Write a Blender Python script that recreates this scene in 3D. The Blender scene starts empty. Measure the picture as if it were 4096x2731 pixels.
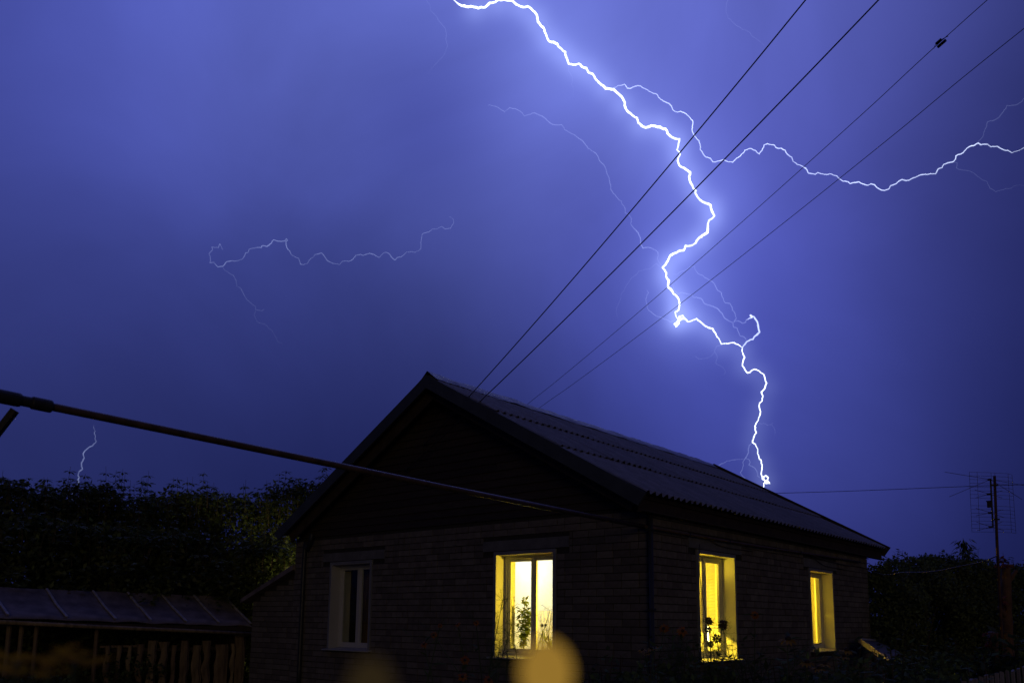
import bpy, math, random
from mathutils import Vector, Matrix, noise
random.seed(7)
scene = bpy.context.scene
COL = scene.collection
R_ = random.uniform

# ------------------------------------------------------------------ camera
CP = Vector((5.3596, -8.9582, 1.5549)); YAW, PITCH, ROLL, F, Y0 = -0.7086, 0.1436, 0.0099, 3273.7, 2008.4
fw = Vector((math.sin(YAW)*math.cos(PITCH), math.cos(YAW)*math.cos(PITCH), math.sin(PITCH)))
rt0 = Vector((math.cos(YAW), -math.sin(YAW), 0)); up0 = rt0.cross(fw)
rt = rt0*math.cos(ROLL)+up0*math.sin(ROLL); up = up0*math.cos(ROLL)-rt0*math.sin(ROLL)
cd = bpy.data.cameras.new('camera'); cam = bpy.data.objects.new('camera', cd); COL.objects.link(cam)
m = Matrix((rt, up, -fw)).transposed().to_4x4(); m.translation = CP; cam.matrix_world = m
cd.sensor_fit = 'HORIZONTAL'; cd.sensor_width = 36; cd.lens = F/4096*36
cd.shift_y = (Y0-1365.5)/4096; cd.clip_start = .05; cd.clip_end = 6000
cd.dof.use_dof = True; cd.dof.focus_distance = 11.5; cd.dof.aperture_fstop = 2.8
scene.camera = cam
scene.view_settings.view_transform = 'Standard'; scene.view_settings.look = 'None'
scene.view_settings.gamma = 1; scene.view_settings.exposure = 0; scene.view_settings.use_curve_mapping = False
scene.cycles.use_denoising = True; scene.cycles.max_bounces = 8; scene.cycles.transparent_max_bounces = 12
scene.cycles.caustics_reflective = False; scene.cycles.caustics_refractive = False
scene.cycles.sample_clamp_indirect = 4

def ray(px, py): return fw+rt*((px-2048)/F)+up*((Y0-py)/F)          # depth-normalised direction of a photo pixel
def at(px, py, d): return CP+ray(px, py)*d
def on_y(px, py, y): r = ray(px, py); return CP+r*((y-CP.y)/r.y)
def on_x(px, py, x): r = ray(px, py); return CP+r*((x-CP.x)/r.x)
def on_z(px, py, z): r = ray(px, py); return CP+r*((z-CP.z)/r.z)

# ------------------------------------------------------------------ sky: storm cloud lit from inside by the lightning
world = bpy.data.worlds.new('World'); scene.world = world; world.use_nodes = True
nt = world.node_tree; nt.nodes.clear(); N = nt.nodes.new; LK = nt.links.new
wout = N('ShaderNodeOutputWorld'); bg = N('ShaderNodeBackground'); LK(bg.outputs[0], wout.inputs[0])
geo = N('ShaderNodeTexCoord'); DIR = geo.outputs['Generated']
def vmath(op, a, b=None, c=None):
    n = N('ShaderNodeVectorMath'); n.operation = op
    for i, s in enumerate((a, b, c)):
        if s is None: continue
        if hasattr(s, 'is_linked'): LK(s, n.inputs[i])
        else: n.inputs[i].default_value = s
    return n.outputs['Value'] if op == 'DOT_PRODUCT' else n.outputs['Vector']
def fmath(op, a, b=None, c=None):
    n = N('ShaderNodeMath'); n.operation = op
    for i, s in enumerate((a, b, c)):
        if s is None: continue
        if hasattr(s, 'is_linked'): LK(s, n.inputs[i])
        else: n.inputs[i].default_value = s
    return n.outputs[0]
acc = None
def lobe(px, py, sig, col):
    global acc
    d = ray(px, py).normalized(); k = 1/math.radians(sig)**2
    t = fmath('MULTIPLY_ADD', vmath('DOT_PRODUCT', DIR, tuple(d)), k, -k)
    e = fmath('EXPONENT', t)
    n = N('ShaderNodeVectorMath'); n.operation = 'MULTIPLY_ADD'; LK(e, n.inputs[0]); n.inputs[1].default_value = col
    if acc is None: n.inputs[2].default_value = (.003, .0055, .026)
    else: LK(acc, n.inputs[2])
    acc = n.outputs[0]
WIDE = [(-200, -300, 16, (.038, .047, .17)), (900, -500, 16, (.012, .018, .165)), (2000, -300, 13, (.105, .135, .36)),
        (2800, -250, 11, (.046, .052, .23)), (2800, 900, 8, (.036, .038, .20)), (2720, 1250, 7, (.004, .008, .06)),
        (3000, 1500, 8, (.012, .018, .08)), (3080, 1900, 9, (.022, .025, .12)), (300, 1900, 12, (.004, .005, .012)),
        (2000, 1100, 45, (.004, .005, .050))]
for l in WIDE: lobe(*l[:3], (l[3][0]*.90, l[3][1]*.89, l[3][2]*.90))
def dirlobe(d, sig, col):                                              # the same cloud glow going on overhead
    v = Vector(d).normalized(); lobe(2048+F*v.dot(rt)/v.dot(fw), Y0-F*v.dot(up)/v.dot(fw), sig, col)
dirlobe(fw*.35+Vector((0, 0, 1)), 20, (.034, .040, .165))
lobe(1740, 420, 3.4, (-.028, -.036, -.092)); lobe(2120, 430, 2.2, (.010, .012, .032)); lobe(1500, 780, 5, (-.008, -.010, -.030)); lobe(900, 250, 5, (.010, .012, .03)); lobe(3980, 800, 7, (.004, .004, .020))
cl = N('ShaderNodeTexNoise'); cl.inputs['Scale'].default_value = 2.6; cl.inputs['Detail'].default_value = 6; cl.inputs['Distortion'].default_value = .6
LK(DIR, cl.inputs['Vector'])
mr = N('ShaderNodeMapRange'); LK(cl.outputs[0], mr.inputs[0])
for i, v in ((1, .3), (2, .7), (3, .80), (4, 1.15)): mr.inputs[i].default_value = v
mv = N('ShaderNodeVectorMath'); mv.operation = 'SCALE'; LK(acc, mv.inputs[0]); LK(mr.outputs[0], mv.inputs['Scale']); acc = mv.outputs[0]
# the bright haze hugging the main channel
HALO = [(1900, 30, 1.), (1990, 8, 1.), (2080, 20, 1.), (2145, 80, 1.), (2190, 160, 1.), (2250, 215, .95), (2300, 260, .9), (2360, 290, .9), (2420, 350, .95), (2490, 420, .95),
        (2560, 495, 1.), (2640, 510, 1.), (2705, 560, 1.), (2715, 630, 1.), (2755, 700, 1.), (2785, 770, 1.), (2845, 825, 1.05), (2850, 880, 1.1), (2800, 955, 1.15),
        (2730, 1010, 1.2), (2670, 1050, 1.2), (2665, 1110, 1.25), (2700, 1180, 1.35), (2715, 1240, 1.5), (2705, 1290, 1.7), (2770, 1280, 1.1), (2840, 1320, .7), (2890, 1375, .55),
        (2970, 1400, .5), (2975, 1470, .4), (3030, 1490, .35), (3065, 1550, .35), (3040, 1630, .35), (3025, 1700, .35), (3015, 1770, .35), (3040, 1850, .4), (3055, 1925, .6)]
for x, y, a in HALO:
    lobe(x, y, .55, (.085*a, .105*a, .19*a))
for x, y, a in HALO[4:28:3]:
    lobe(x, y, 1.9, (.035*a, .045*a, .11*a))
LK(acc, bg.inputs[0]); bg.inputs[1].default_value = 1
# one distant warm light from behind the viewer: the glow of the yard the picture is taken from
ld = (-fw*.95+rt*.12+Vector((0, 0, .28))).normalized()
sl = bpy.data.lights.new('sun', 'SUN'); sl.energy = .105; sl.angle = math.radians(20); sl.color = (1, .74, .38)
so = bpy.data.objects.new('sun', sl); COL.objects.link(so); so.rotation_euler = (-ld).to_track_quat('-Z', 'Y').to_euler(); so.location = (0, 0, 20)

# ------------------------------------------------------------------ materials
def newmat(name):
    mt = bpy.data.materials.new(name); mt.use_nodes = True
    t = mt.node_tree; return mt, t, t.nodes['Principled BSDF']
def pmat(name, col, rough=.8, var=.15, scale=8, metal=0, bump=.0, bscale=40, rand=0, col2=None, stretch=None, transl=0):
    """principled surface with noise-driven colour wear, per-piece variation and fine relief"""
    mt, t, b = newmat(name); n = t.nodes.new; k = t.links.new
    b.inputs['Roughness'].default_value = rough; b.inputs['Metallic'].default_value = metal
    tc = n('ShaderNodeTexCoord'); src = tc.outputs['Object']
    if stretch:
        mp = n('ShaderNodeMapping'); mp.inputs['Scale'].default_value = stretch; k(src, mp.inputs[0]); src = mp.outputs[0]
    nz = n('ShaderNodeTexNoise'); nz.inputs['Scale'].default_value = scale; nz.inputs['Detail'].default_value = 5; k(src, nz.inputs['Vector'])
    rp = n('ShaderNodeValToRGB'); k(nz.outputs[0], rp.inputs[0])
    c2 = col2 or tuple(c*(1-2*var) for c in col)
    rp.color_ramp.elements[0].position = .32; rp.color_ramp.elements[1].position = .68
    rp.color_ramp.elements[0].color = (*c2, 1); rp.color_ramp.elements[1].color = (*tuple(min(1, c*(1+var)) for c in col), 1)
    out = rp.outputs[0]
    if rand:
        oi = n('ShaderNodeObjectInfo'); g = n('ShaderNodeNewGeometry'); ad = n('ShaderNodeMath'); ad.operation = 'ADD'
        k(oi.outputs['Random'], ad.inputs[0]); k(g.outputs['Random Per Island'], ad.inputs[1])
        fr = n('ShaderNodeMath'); fr.operation = 'FRACT'; k(ad.outputs[0], fr.inputs[0])
        mr = n('ShaderNodeMapRange'); k(fr.outputs[0], mr.inputs[0]); mr.inputs[3].default_value = 1-rand; mr.inputs[4].default_value = 1+rand
        h = n('ShaderNodeHueSaturation'); k(out, h.inputs['Color']); k(mr.outputs[0], h.inputs['Value'])
        mr2 = n('ShaderNodeMapRange'); k(fr.outputs[0], mr2.inputs[0]); mr2.inputs[3].default_value = .5-rand*.05; mr2.inputs[4].default_value = .5+rand*.05
        k(mr2.outputs[0], h.inputs['Hue']); out = h.outputs[0]
    k(out, b.inputs['Base Color'])
    if bump:
        nb = n('ShaderNodeTexNoise'); nb.inputs['Scale'].default_value = bscale; nb.inputs['Detail'].default_value = 6; k(src, nb.inputs['Vector'])
        bp = n('ShaderNodeBump'); bp.inputs['Strength'].default_value = bump; bp.inputs['Distance'].default_value = .02
        k(nb.outputs[0], bp.inputs['Height']); k(bp.outputs[0], b.inputs['Normal'])
    if transl:
        tr = n('ShaderNodeBsdfTranslucent'); k(out, tr.inputs[0]); mx = n('ShaderNodeMixShader'); mx.inputs[0].default_value = transl
        k(b.outputs[0], mx.inputs[1]); k(tr.outputs[0], mx.inputs[2]); k(mx.outputs[0], t.nodes['Material Output'].inputs[0])
    return mt
def emat(name, col, s, flick=0, fsc=.03, clear=False):
    mt, t, b = newmat(name); t.nodes.remove(b); e = t.nodes.new('ShaderNodeEmission')
    e.inputs[0].default_value = (*col, 1); e.inputs[1].default_value = s
    if flick:                                                          # current, and so brightness, varies along the channel
        tc = t.nodes.new('ShaderNodeTexCoord'); nz = t.nodes.new('ShaderNodeTexNoise'); nz.inputs['Scale'].default_value = fsc; nz.inputs['Detail'].default_value = 3
        t.links.new(tc.outputs['Object'], nz.inputs['Vector']); mr = t.nodes.new('ShaderNodeMapRange'); t.links.new(nz.outputs[0], mr.inputs[0])
        for i, v in ((1, .32), (2, .68), (3, s*(1-flick)), (4, s*(1+flick))): mr.inputs[i].default_value = v
        t.links.new(mr.outputs[0], e.inputs[1])
    t.links.new(e.outputs[0], t.nodes['Material Output'].inputs[0]); mt.cycles.emission_sampling = 'NONE'
    if clear:                                                          # thin glowing gas: it adds to the sky behind it
        tr = t.nodes.new('ShaderNodeBsdfTransparent'); ad = t.nodes.new('ShaderNodeAddShader'); t.links.new(e.outputs[0], ad.inputs[0]); t.links.new(tr.outputs[0], ad.inputs[1]); t.links.new(ad.outputs[0], t.nodes['Material Output'].inputs[0])
    return mt
def glassmat():
    mt, t, b = newmat('window_glass'); t.nodes.remove(b); n = t.nodes.new
    tr = n('ShaderNodeBsdfTransparent'); tr.inputs[0].default_value = (.93, .95, .94, 1); gl = n('ShaderNodeBsdfGlossy'); gl.inputs['Roughness'].default_value = .02
    fr = n('ShaderNodeLayerWeight'); fr.inputs[0].default_value = .5; mx = n('ShaderNodeMixShader')
    pw = n('ShaderNodeMath'); pw.operation = 'POWER'; pw.inputs[1].default_value = 5; t.links.new(fr.outputs['Facing'], pw.inputs[0])
    ma = n('ShaderNodeMath'); ma.operation = 'MULTIPLY_ADD'; ma.inputs[1].default_value = .9; ma.inputs[2].default_value = .04; t.links.new(pw.outputs[0], ma.inputs[0])
    t.links.new(ma.outputs[0], mx.inputs[0]); t.links.new(tr.outputs[0], mx.inputs[1]); t.links.new(gl.outputs[0], mx.inputs[2])
    t.links.new(mx.outputs[0], t.nodes['Material Output'].inputs[0]); return mt
M = dict(
    brick=pmat('silicate_brick', (.17, .15, .135), .9, .12, 9, bump=.5, bscale=60, rand=.22),
    mortar=pmat('mortar', (.045, .04, .037), .95, .15, 12, bump=.6, bscale=50),
    concrete=pmat('concrete', (.17, .17, .18), .9, .12, 6, bump=.4),
    plank=pmat('gable_plank', (.05, .034, .027), .75, .22, 5, bump=.35, bscale=20, rand=.25, stretch=(1, 8, 14)),
    darkwood=pmat('dark_wood', (.055, .037, .028), .8, .2, 5, bump=.3, bscale=18, rand=.15),
    bargeboard=pmat('painted_board', (.06, .07, .08), .6, .12, 4, bump=.2, rand=.1),
    slate=pmat('asbestos_slate', (.175, .17, .18), .62, .14, 5, bump=.35, bscale=70, rand=.12),
    ridge=pmat('ridge_metal', (.22, .21, .22), .5, .2, 7, metal=.5, bump=.3, bscale=12),
    plaster=pmat('white_plaster', (.46, .46, .47), .65, .04, 3, bump=.08, bscale=30),
    oldpaint=pmat('grey_painted_trim', (.24, .25, .28), .7, .1, 5, bump=.2),
    pvc=pmat('white_pvc', (.58, .58, .58), .35, .02, 3),
    sill=pmat('sill_metal', (.45, .46, .48), .4, .05, 6),
    glass=glassmat(),
    room=pmat('room_wallpaper', (.72, .76, .78), .9, .04, 6), floor=pmat('room_floor', (.28, .17, .09), .6, .2, 6),
    curtain=pmat('brown_curtain', (.30, .18, .09), .95, .3, 5, transl=.3, stretch=(6, 6, .6), col2=(.10, .07, .05)),
    sheer=pmat('sheer_cloth', (.85, .80, .66), .9, .12, 6, transl=.6, stretch=(4, 4, .8)),
    blind=pmat('blind_slat', (.85, .82, .70), .5, .04, 5, transl=.72),
    paper=pmat('paper_sheet', (.80, .76, .66), .9, .10, 4, transl=.6, stretch=(5, 5, .7)),
    pipe=pmat('gas_pipe_paint', (.13, .085, .055), .38, .22, 10, bump=.12, bscale=90),
    steel=pmat('dark_steel', (.035, .035, .04), .55, .2, 9, bump=.15),
    pvcpipe=pmat('grey_downpipe', (.035, .037, .045), .45, .1, 5),
    cable=pmat('black_cable', (.02, .02, .022), .6, .1, 20), tancable=pmat('tan_cable', (.09, .065, .04), .55, .1, 20),
    porcelain=pmat('insulator', (.05, .04, .04), .25, .1, 10),
    felt=pmat('roofing_felt', (.22, .185, .185), .85, .22, 4, bump=.6, bscale=9, rand=.1),
    batten=pmat('grey_batten', (.42, .40, .42), .75, .15, 8, bump=.3, stretch=(1, 1, 1)),
    slab=pmat('bark_slab', (.25, .18, .11), .85, .25, 4, bump=.7, bscale=14, rand=.2, stretch=(3, 3, .6)),
    bark=pmat('bark', (.10, .07, .05), .95, .25, 7, bump=.9, bscale=18),
    redbark=pmat('cut_trunk', (.17, .095, .06), .9, .22, 7, bump=.7, bscale=16),
    leaf=pmat('maple_leaf', (.135, .165, .045), .6, .2, 2, rand=.35, transl=.35),
    leaf2=pmat('shrub_leaf', (.12, .15, .05), .85, .2, 2, rand=.4, transl=.25),
    leaf3=pmat('garden_leaf', (.10, .14, .045), .85, .2, 2, rand=.4, transl=.3),
    redleaf=pmat('red_leaf', (.22, .05, .04), .6, .2, 3, rand=.2, transl=.3),
    houseleaf=pmat('house_plant_leaf', (.26, .33, .05), .6, .15, 3, rand=.3, transl=.6),
    stem=pmat('stem', (.07, .11, .04), .7, .2, 8), petal=pmat('yellow_petal', (.50, .28, .02), .6, .12, 4, rand=.12, transl=.45),
    orange=pmat('orange_petal', (.42, .14, .02), .6, .12, 4, rand=.15, transl=.4), seed=pmat('flower_centre', (.06, .035, .02), .9, .2, 30, bump=.6, bscale=200),
    pot=pmat('clay_pot', (.40, .18, .10), .8, .1, 9), soil=pmat('garden_soil', (.045, .04, .028), .95, .3, 3, bump=.7, bscale=6),
    grass=pmat('grass_blade', (.045, .075, .022), .7, .2, 3, rand=.3, transl=.25),
    picket=pmat('weathered_picket', (.30, .27, .26), .85, .2, 5, bump=.4, rand=.18, stretch=(4, 4, .5)),
    rust=pmat('rusty_steel', (.12, .055, .035), .75, .3, 9, bump=.3), alu=pmat('antenna_wire', (.10, .09, .09), .5, .1, 9, metal=.4),
    lid=pmat('grey_lid', (.16, .16, .17), .5, .15, 5, bump=.2), lidedge=pmat('pale_frame', (.55, .54, .55), .6, .1, 5),
    shade=pmat('lamp_shade', (.7, .68, .6), .7, .03, 4, transl=.5),
)

_t = M['sheer'].node_tree; _o = _t.nodes['Material Output']; _s = _o.inputs[0].links[0].from_socket; _mx = _t.nodes.new('ShaderNodeMixShader'); _mx.inputs[0].default_value = .62
_tr = _t.nodes.new('ShaderNodeBsdfTransparent'); _t.links.new(_s, _mx.inputs[1]); _t.links.new(_tr.outputs[0], _mx.inputs[2]); _t.links.new(_mx.outputs[0], _o.inputs[0])

# ------------------------------------------------------------------ mesh helpers
class MB:
    def __init__(s): s.v = []; s.f = []
    def add(s, vs, fs):
        o = len(s.v); s.v += [tuple(p) for p in vs]; s.f += [tuple(i+o for i in f) for f in fs]; return s
    def box(s, a, b):
        x0, y0, z0 = a; x1, y1, z1 = b
        return s.add([(x0, y0, z0), (x1, y0, z0), (x1, y1, z0), (x0, y1, z0), (x0, y0, z1), (x1, y0, z1), (x1, y1, z1), (x0, y1, z1)],
                     [(0, 3, 2, 1), (4, 5, 6, 7), (0, 1, 5, 4), (1, 2, 6, 5), (2, 3, 7, 6), (3, 0, 4, 7)])
    def prism(s, poly, axis):
        """extrude a planar polygon of 3-D points along axis"""
        n = len(poly); ax = Vector(axis); q = [Vector(p) for p in poly]
        return s.add([*q, *[p+ax for p in q]], [tuple(range(n))[::-1], tuple(range(n, 2*n)), *[(i, (i+1) % n, n+(i+1) % n, n+i) for i in range(n)]])
    def beam(s, p, q, w, h, upv=(0, 0, 1)):
        p, q = Vector(p), Vector(q); d = (q-p).normalized(); a = d.cross(Vector(upv)).normalized(); b = a.cross(d)
        c = [p-a*w/2-b*h/2, p+a*w/2-b*h/2, p+a*w/2+b*h/2, p-a*w/2+b*h/2]
        return s.prism(c, q-p)
    def tube(s, pts, rad, seg=8, cap=True):
        pts = [Vector(p) for p in pts]; n = len(pts); rr = rad if isinstance(rad, (list, tuple)) else [rad]*n
        o = len(s.v); a = None
        for i, p in enumerate(pts):
            t = (pts[min(i+1, n-1)]-pts[max(i-1, 0)])
            t = t.normalized() if t.length > 1e-9 else Vector((0, 0, 1))
            if a is None: a = t.orthogonal().normalized()
            a = a-t*a.dot(t); a = a.normalized() if a.length > 1e-6 else t.orthogonal().normalized()
            b = t.cross(a)
            for j in range(seg):
                th = 2*math.pi*j/seg; s.v.append(tuple(p+(a*math.cos(th)+b*math.sin(th))*rr[i]))
        for i in range(n-1):
            for j in range(seg):
                k = (j+1) % seg; s.f.append((o+i*seg+j, o+i*seg+k, o+(i+1)*seg+k, o+(i+1)*seg+j))
        if cap: s.f.append(tuple(o+j for j in range(seg))[::-1]); s.f.append(tuple(o+(n-1)*seg+j for j in range(seg)))
        return s
    def ball(s, c, r, seg=10, rings=7, sq=(1, 1, 1)):
        c = Vector(c); o = len(s.v)
        for i in range(rings+1):
            ph = math.pi*i/rings
            for j in range(seg):
                th = 2*math.pi*j/seg
                s.v.append((c.x+r*sq[0]*math.sin(ph)*math.cos(th), c.y+r*sq[1]*math.sin(ph)*math.sin(th), c.z+r*sq[2]*math.cos(ph)))
        for i in range(rings):
            for j in range(seg):
                k = (j+1) % seg; s.f.append((o+i*seg+j, o+(i+1)*seg+j, o+(i+1)*seg+k, o+i*seg+k))
        return s
    def leaf(s, p, d, nrm, L, W, fold=.25, bend=.15):
        """pointed leaf blade of two folded halves with a bent tip"""
        d = d.normalized(); a = d.cross(nrm); a = a.normalized() if a.length > 1e-5 else d.orthogonal().normalized(); nn = a.cross(d)
        mid = p+d*L*.45+nn*W*-fold*.5
        return s.add([p, mid+a*W*.5+nn*W*fold, p+d*L-nn*L*bend, mid-a*W*.5+nn*W*fold, mid], [(0, 4, 1), (4, 2, 1), (0, 3, 4), (4, 3, 2)])
    def quadleaf(s, p, d, nrm, L, W):
        d = d.normalized(); a = d.cross(nrm); a = a.normalized() if a.length > 1e-5 else d.orthogonal().normalized()
        return s.add([p, p+d*L*.42+a*W*.5, p+d*L, p+d*L*.42-a*W*.5], [(0, 1, 2, 3)])
    def mesh(s, name, mat, origin, smooth=False):
        me = bpy.data.meshes.new(name); o = Vector(origin)
        me.from_pydata([(x-o.x, y-o.y, z-o.z) for x, y, z in s.v], [], s.f); me.materials.append(mat)
        if smooth: me.polygons.foreach_set('use_smooth', [True]*len(me.polygons))
        me.update(); return me
def inv_of(parent):
    return Matrix.Translation(-parent.location) if parent.parent is None else Matrix.Translation(-WLOC[parent.name])
WLOC = {}
def link(name, me, parent, loc):
    o = bpy.data.objects.new(name, me); COL.objects.link(o); o.location = loc; WLOC[o.name] = Vector(loc)
    if parent is not None:
        o.parent = parent; o.matrix_parent_inverse = Matrix.Translation(-WLOC[parent.name])
    return o
def build(name, mb, mat, parent=None, origin=None, smooth=False):
    if origin is None:
        xs, ys, zs = zip(*mb.v); origin = ((min(xs)+max(xs))/2, (min(ys)+max(ys))/2, min(zs))
    o = link(name, mb.mesh(name, M[mat] if isinstance(mat, str) else mat, origin, smooth), parent, Vector(origin)); return o
def tag(o, label=None, cat=None, group=None, kind=None):
    for k, v in (('label', label), ('category', cat), ('group', group), ('kind', kind)):
        if v: o[k] = v
    return o
def thing(name, loc, label, cat, group=None):
    o = bpy.data.objects.new(name, None); o.empty_display_size = .2; COL.objects.link(o); o.location = loc; WLOC[o.name] = Vector(loc)
    return tag(o, label, cat, group)
def smoothpath(pts, n=6):
    P = [Vector(p) for p in pts]; P = [P[0]*2-P[1]]+P+[P[-1]*2-P[-2]]; out = []
    for i in range(1, len(P)-2):
        for j in range(n):
            t = j/n; a, b, c, d = P[i-1:i+3]
            out.append(.5*((2*b)+(c-a)*t+(2*a-5*b+4*c-d)*t*t+(3*b-a-3*c+d)*t**3))
    return out+[P[-2]]
def rdir(): 
    while True:
        v = Vector((R_(-1, 1), R_(-1, 1), R_(-1, 1)))
        if .05 < v.length < 1: return v.normalized()

# ------------------------------------------------------------------ ground
g = MB(); n = 60
def gz(x, y): return -.02+.05*noise.noise(Vector((x*.35, y*.35, 0)))
xs = [-2500, -600, -150, -60]+[-40+i*1.6 for i in range(51)]+[60, 150, 600, 2500]
g.add([(x, y, gz(x, y)) for x in xs for y in xs], [(i*len(xs)+j, (i+1)*len(xs)+j, (i+1)*len(xs)+j+1, i*len(xs)+j+1) for i in range(len(xs)-1) for j in range(len(xs)-1)])
tag(build('ground', g, 'soil', origin=(0, 0, 0)), 'dark garden soil around the brick house', kind='structure')

# ------------------------------------------------------------------ the house
S = 1.05                                                             # sill height; front wall is y=0, side wall is x=0
WX, LY, EX, OF, OB = -7.62, 8.45, .152, .367, .912
XC, ZE, ZR = -3.785, 3.118, 5.356
house = thing('brick_house', (-3.8, 4.2, 0), 'grey brick house with corrugated slate gable roof and lit yellow windows', 'house')
TB = .045
WIN = dict(w1=('F', -6.5476, -5.4005, S, S+1.5), w2=('F', -2.6541, -1.5083, S, S+1.5), w3=('R', 1.1827, 2.3732, S, S+1.5), w4=('R', 5.2484, 6.4198, S+.05, S+1.4726))
TH = .42
def WP(side, u, dpt, z): return (u, dpt, z) if side == 'F' else (-dpt, u, z)   # wall coords: along, inward depth, height
def wbox(mb, side, u0, u1, d0, d1, z0, z1):
    a, b = WP(side, u0, d0, z0), WP(side, u1, d1, z1)
    return mb.box(tuple(map(min, a, b)), tuple(map(max, a, b)))
def openings(side): return [(a+TB, b-TB, z0, z1-TB) for s, a, b, z0, z1 in WIN.values() if s == side]
bricks_all = []                                                       # (distance, wall object key, side, u0, u1, z0)
ZT = 3.02
def wall_core(side, U0, U1, ztop):
    ops = openings(side); us = sorted({U0, U1, *[v for o in ops for v in o[:2]]}); zs = sorted({0., ztop, *[v for o in ops for v in o[2:]]}); mb = MB()
    for i in range(len(us)-1):
        for j in range(len(zs)-1):
            cu, cz = (us[i]+us[i+1])/2, (zs[j]+zs[j+1])/2
            if any(o[0] < cu < o[1] and o[2] < cz < o[3] for o in ops): continue
            wbox(mb, side, us[i], us[i+1], .012, TH, zs[j], zs[j+1])
    return mb
core = {}
core['F'] = build('front_wall', wall_core('F', WX, -.012, ZT), 'mortar', house, origin=(0, 0, 0))
core['R'] = build('side_wall', wall_core('R', TH+.002, LY, ZT), 'mortar', house, origin=(0, 0, 0))
build('rear_wall', MB().box((WX, LY-.4, 0), (-TH-.002, LY-.003, ZT)), 'mortar', house)
mb = MB().box((WX, TH+.002, 0), (WX+.4, 2.9, ZT)).box((WX, 4.1, 0), (WX+.4, LY-.402, ZT)).box((WX, 2.9, 0), (WX+.4, 4.1, S)).box((WX, 2.9, S+1.45), (WX+.4, 4.1, ZT))
build('left_wall', mb, 'mortar', house)
BH, BP = .086, .0985
def lay(side, U0, U1, z_lo, z_hi, blocks, key, dshift=0, topfn=None):
    """courses of brick with clipped ends at openings"""
    z = z_lo; c = 0
    while z+BH <= z_hi+.001:
        u = U0-(.0 if c % 2 else .13)
        while u < U1:
            L = .25 if random.random() > .14 else .12
            a, b = max(u, U0), min(u+L, U1); u += L+.011
            segs = [(a, b)]
            for o in blocks:
                if z+BH > o[2]-.004 and z < o[3]+.004:
                    ns = []
                    for p, q in segs:
                        if q <= o[0] or p >= o[1]: ns.append((p, q))
                        else:
                            if p < o[0]-.03: ns.append((p, o[0]-.006))
                            if q > o[1]+.03: ns.append((o[1]+.006, q))
                    segs = ns
            for p, q in segs:
                if q-p < .03 or (topfn and z+BH > topfn((p+q)/2)): continue
                ce = Vector(WP(side, (p+q)/2, 0, z+BH/2)); bricks_all.append([(ce-CP).length, key, side, p, q, z, dshift])
        z += BP; c += 1
LINT = {}
blk = {'F': [], 'R': []}
for k, (s, a, b, z0, z1) in WIN.items():
    blk[s].append((a-.002, b+.002, z0-.03, z1+.002))
    LINT[k] = (s, a-.22, b+.30 if k == 'w1' else b+.22, z1+.012, z1+.012+.15); blk[s].append((LINT[k][1], LINT[k][2], LINT[k][3]-.003, LINT[k][4]+.003))
lay('F', WX, -.0, .12, ZT, blk['F'], 'F'); lay('R', .002, LY, .12, ZT-.04, blk['R'], 'R')
bricks_all.sort(key=lambda b: b[0]+(8 if b[5] < .75 else 0))
one = MB().box((-.5, -.5, -.5), (.5, .5, .5))
bev = .0
unit = {}
def brick_mesh(mb, side, p, q, z, ds, jit=True):
    d0 = R_(-.0035, .0035)+ds; wbox(mb, side, p, q, d0, .02+ds, z+R_(-.0015, .0015), z+BH+R_(-.0015, .0015))
stuffF, stuffR = MB(), MB()
shared = {}
for i, (dist, key, side, p, q, z, ds) in enumerate(bricks_all):
    if i < 296:
        L = round(q-p, 3); kk = (side, L)
        if kk not in shared:
            mb = MB(); wbox(mb, side, -L/2, L/2, 0, .022, 0, BH)
            mb.v = [(x+R_(-.002, .002), y+R_(-.002, .002), zz+R_(-.002, .002)) for x, y, zz in mb.v]; shared[kk] = mb.mesh('brick', M['brick'], (0, 0, 0))
        link('brick', shared[kk], core[side], Vector(WP(side, (p+q)/2, R_(-.0035, .0035), z)))
    else: brick_mesh(stuffF if side == 'F' else stuffR, side, p, q, z, ds)
tag(build('brickwork', stuffF, 'brick', core['F'], origin=(0, 0, 0)), kind='stuff'); tag(build('brickwork', stuffR, 'brick', core['R'], origin=(0, 0, 0)), kind='stuff')
for k, (s, a, b, z0, z1) in LINT.items(): build('lintel', wbox(MB(), s, a, b, -.006, .02, z0, z1), 'concrete', house)
build('plinth', MB().box((WX-.03, -.05, -.1), (.05, .012, .10)).box((-.012, .013, -.1), (.05, LY, .10)), 'concrete', house)

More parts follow.
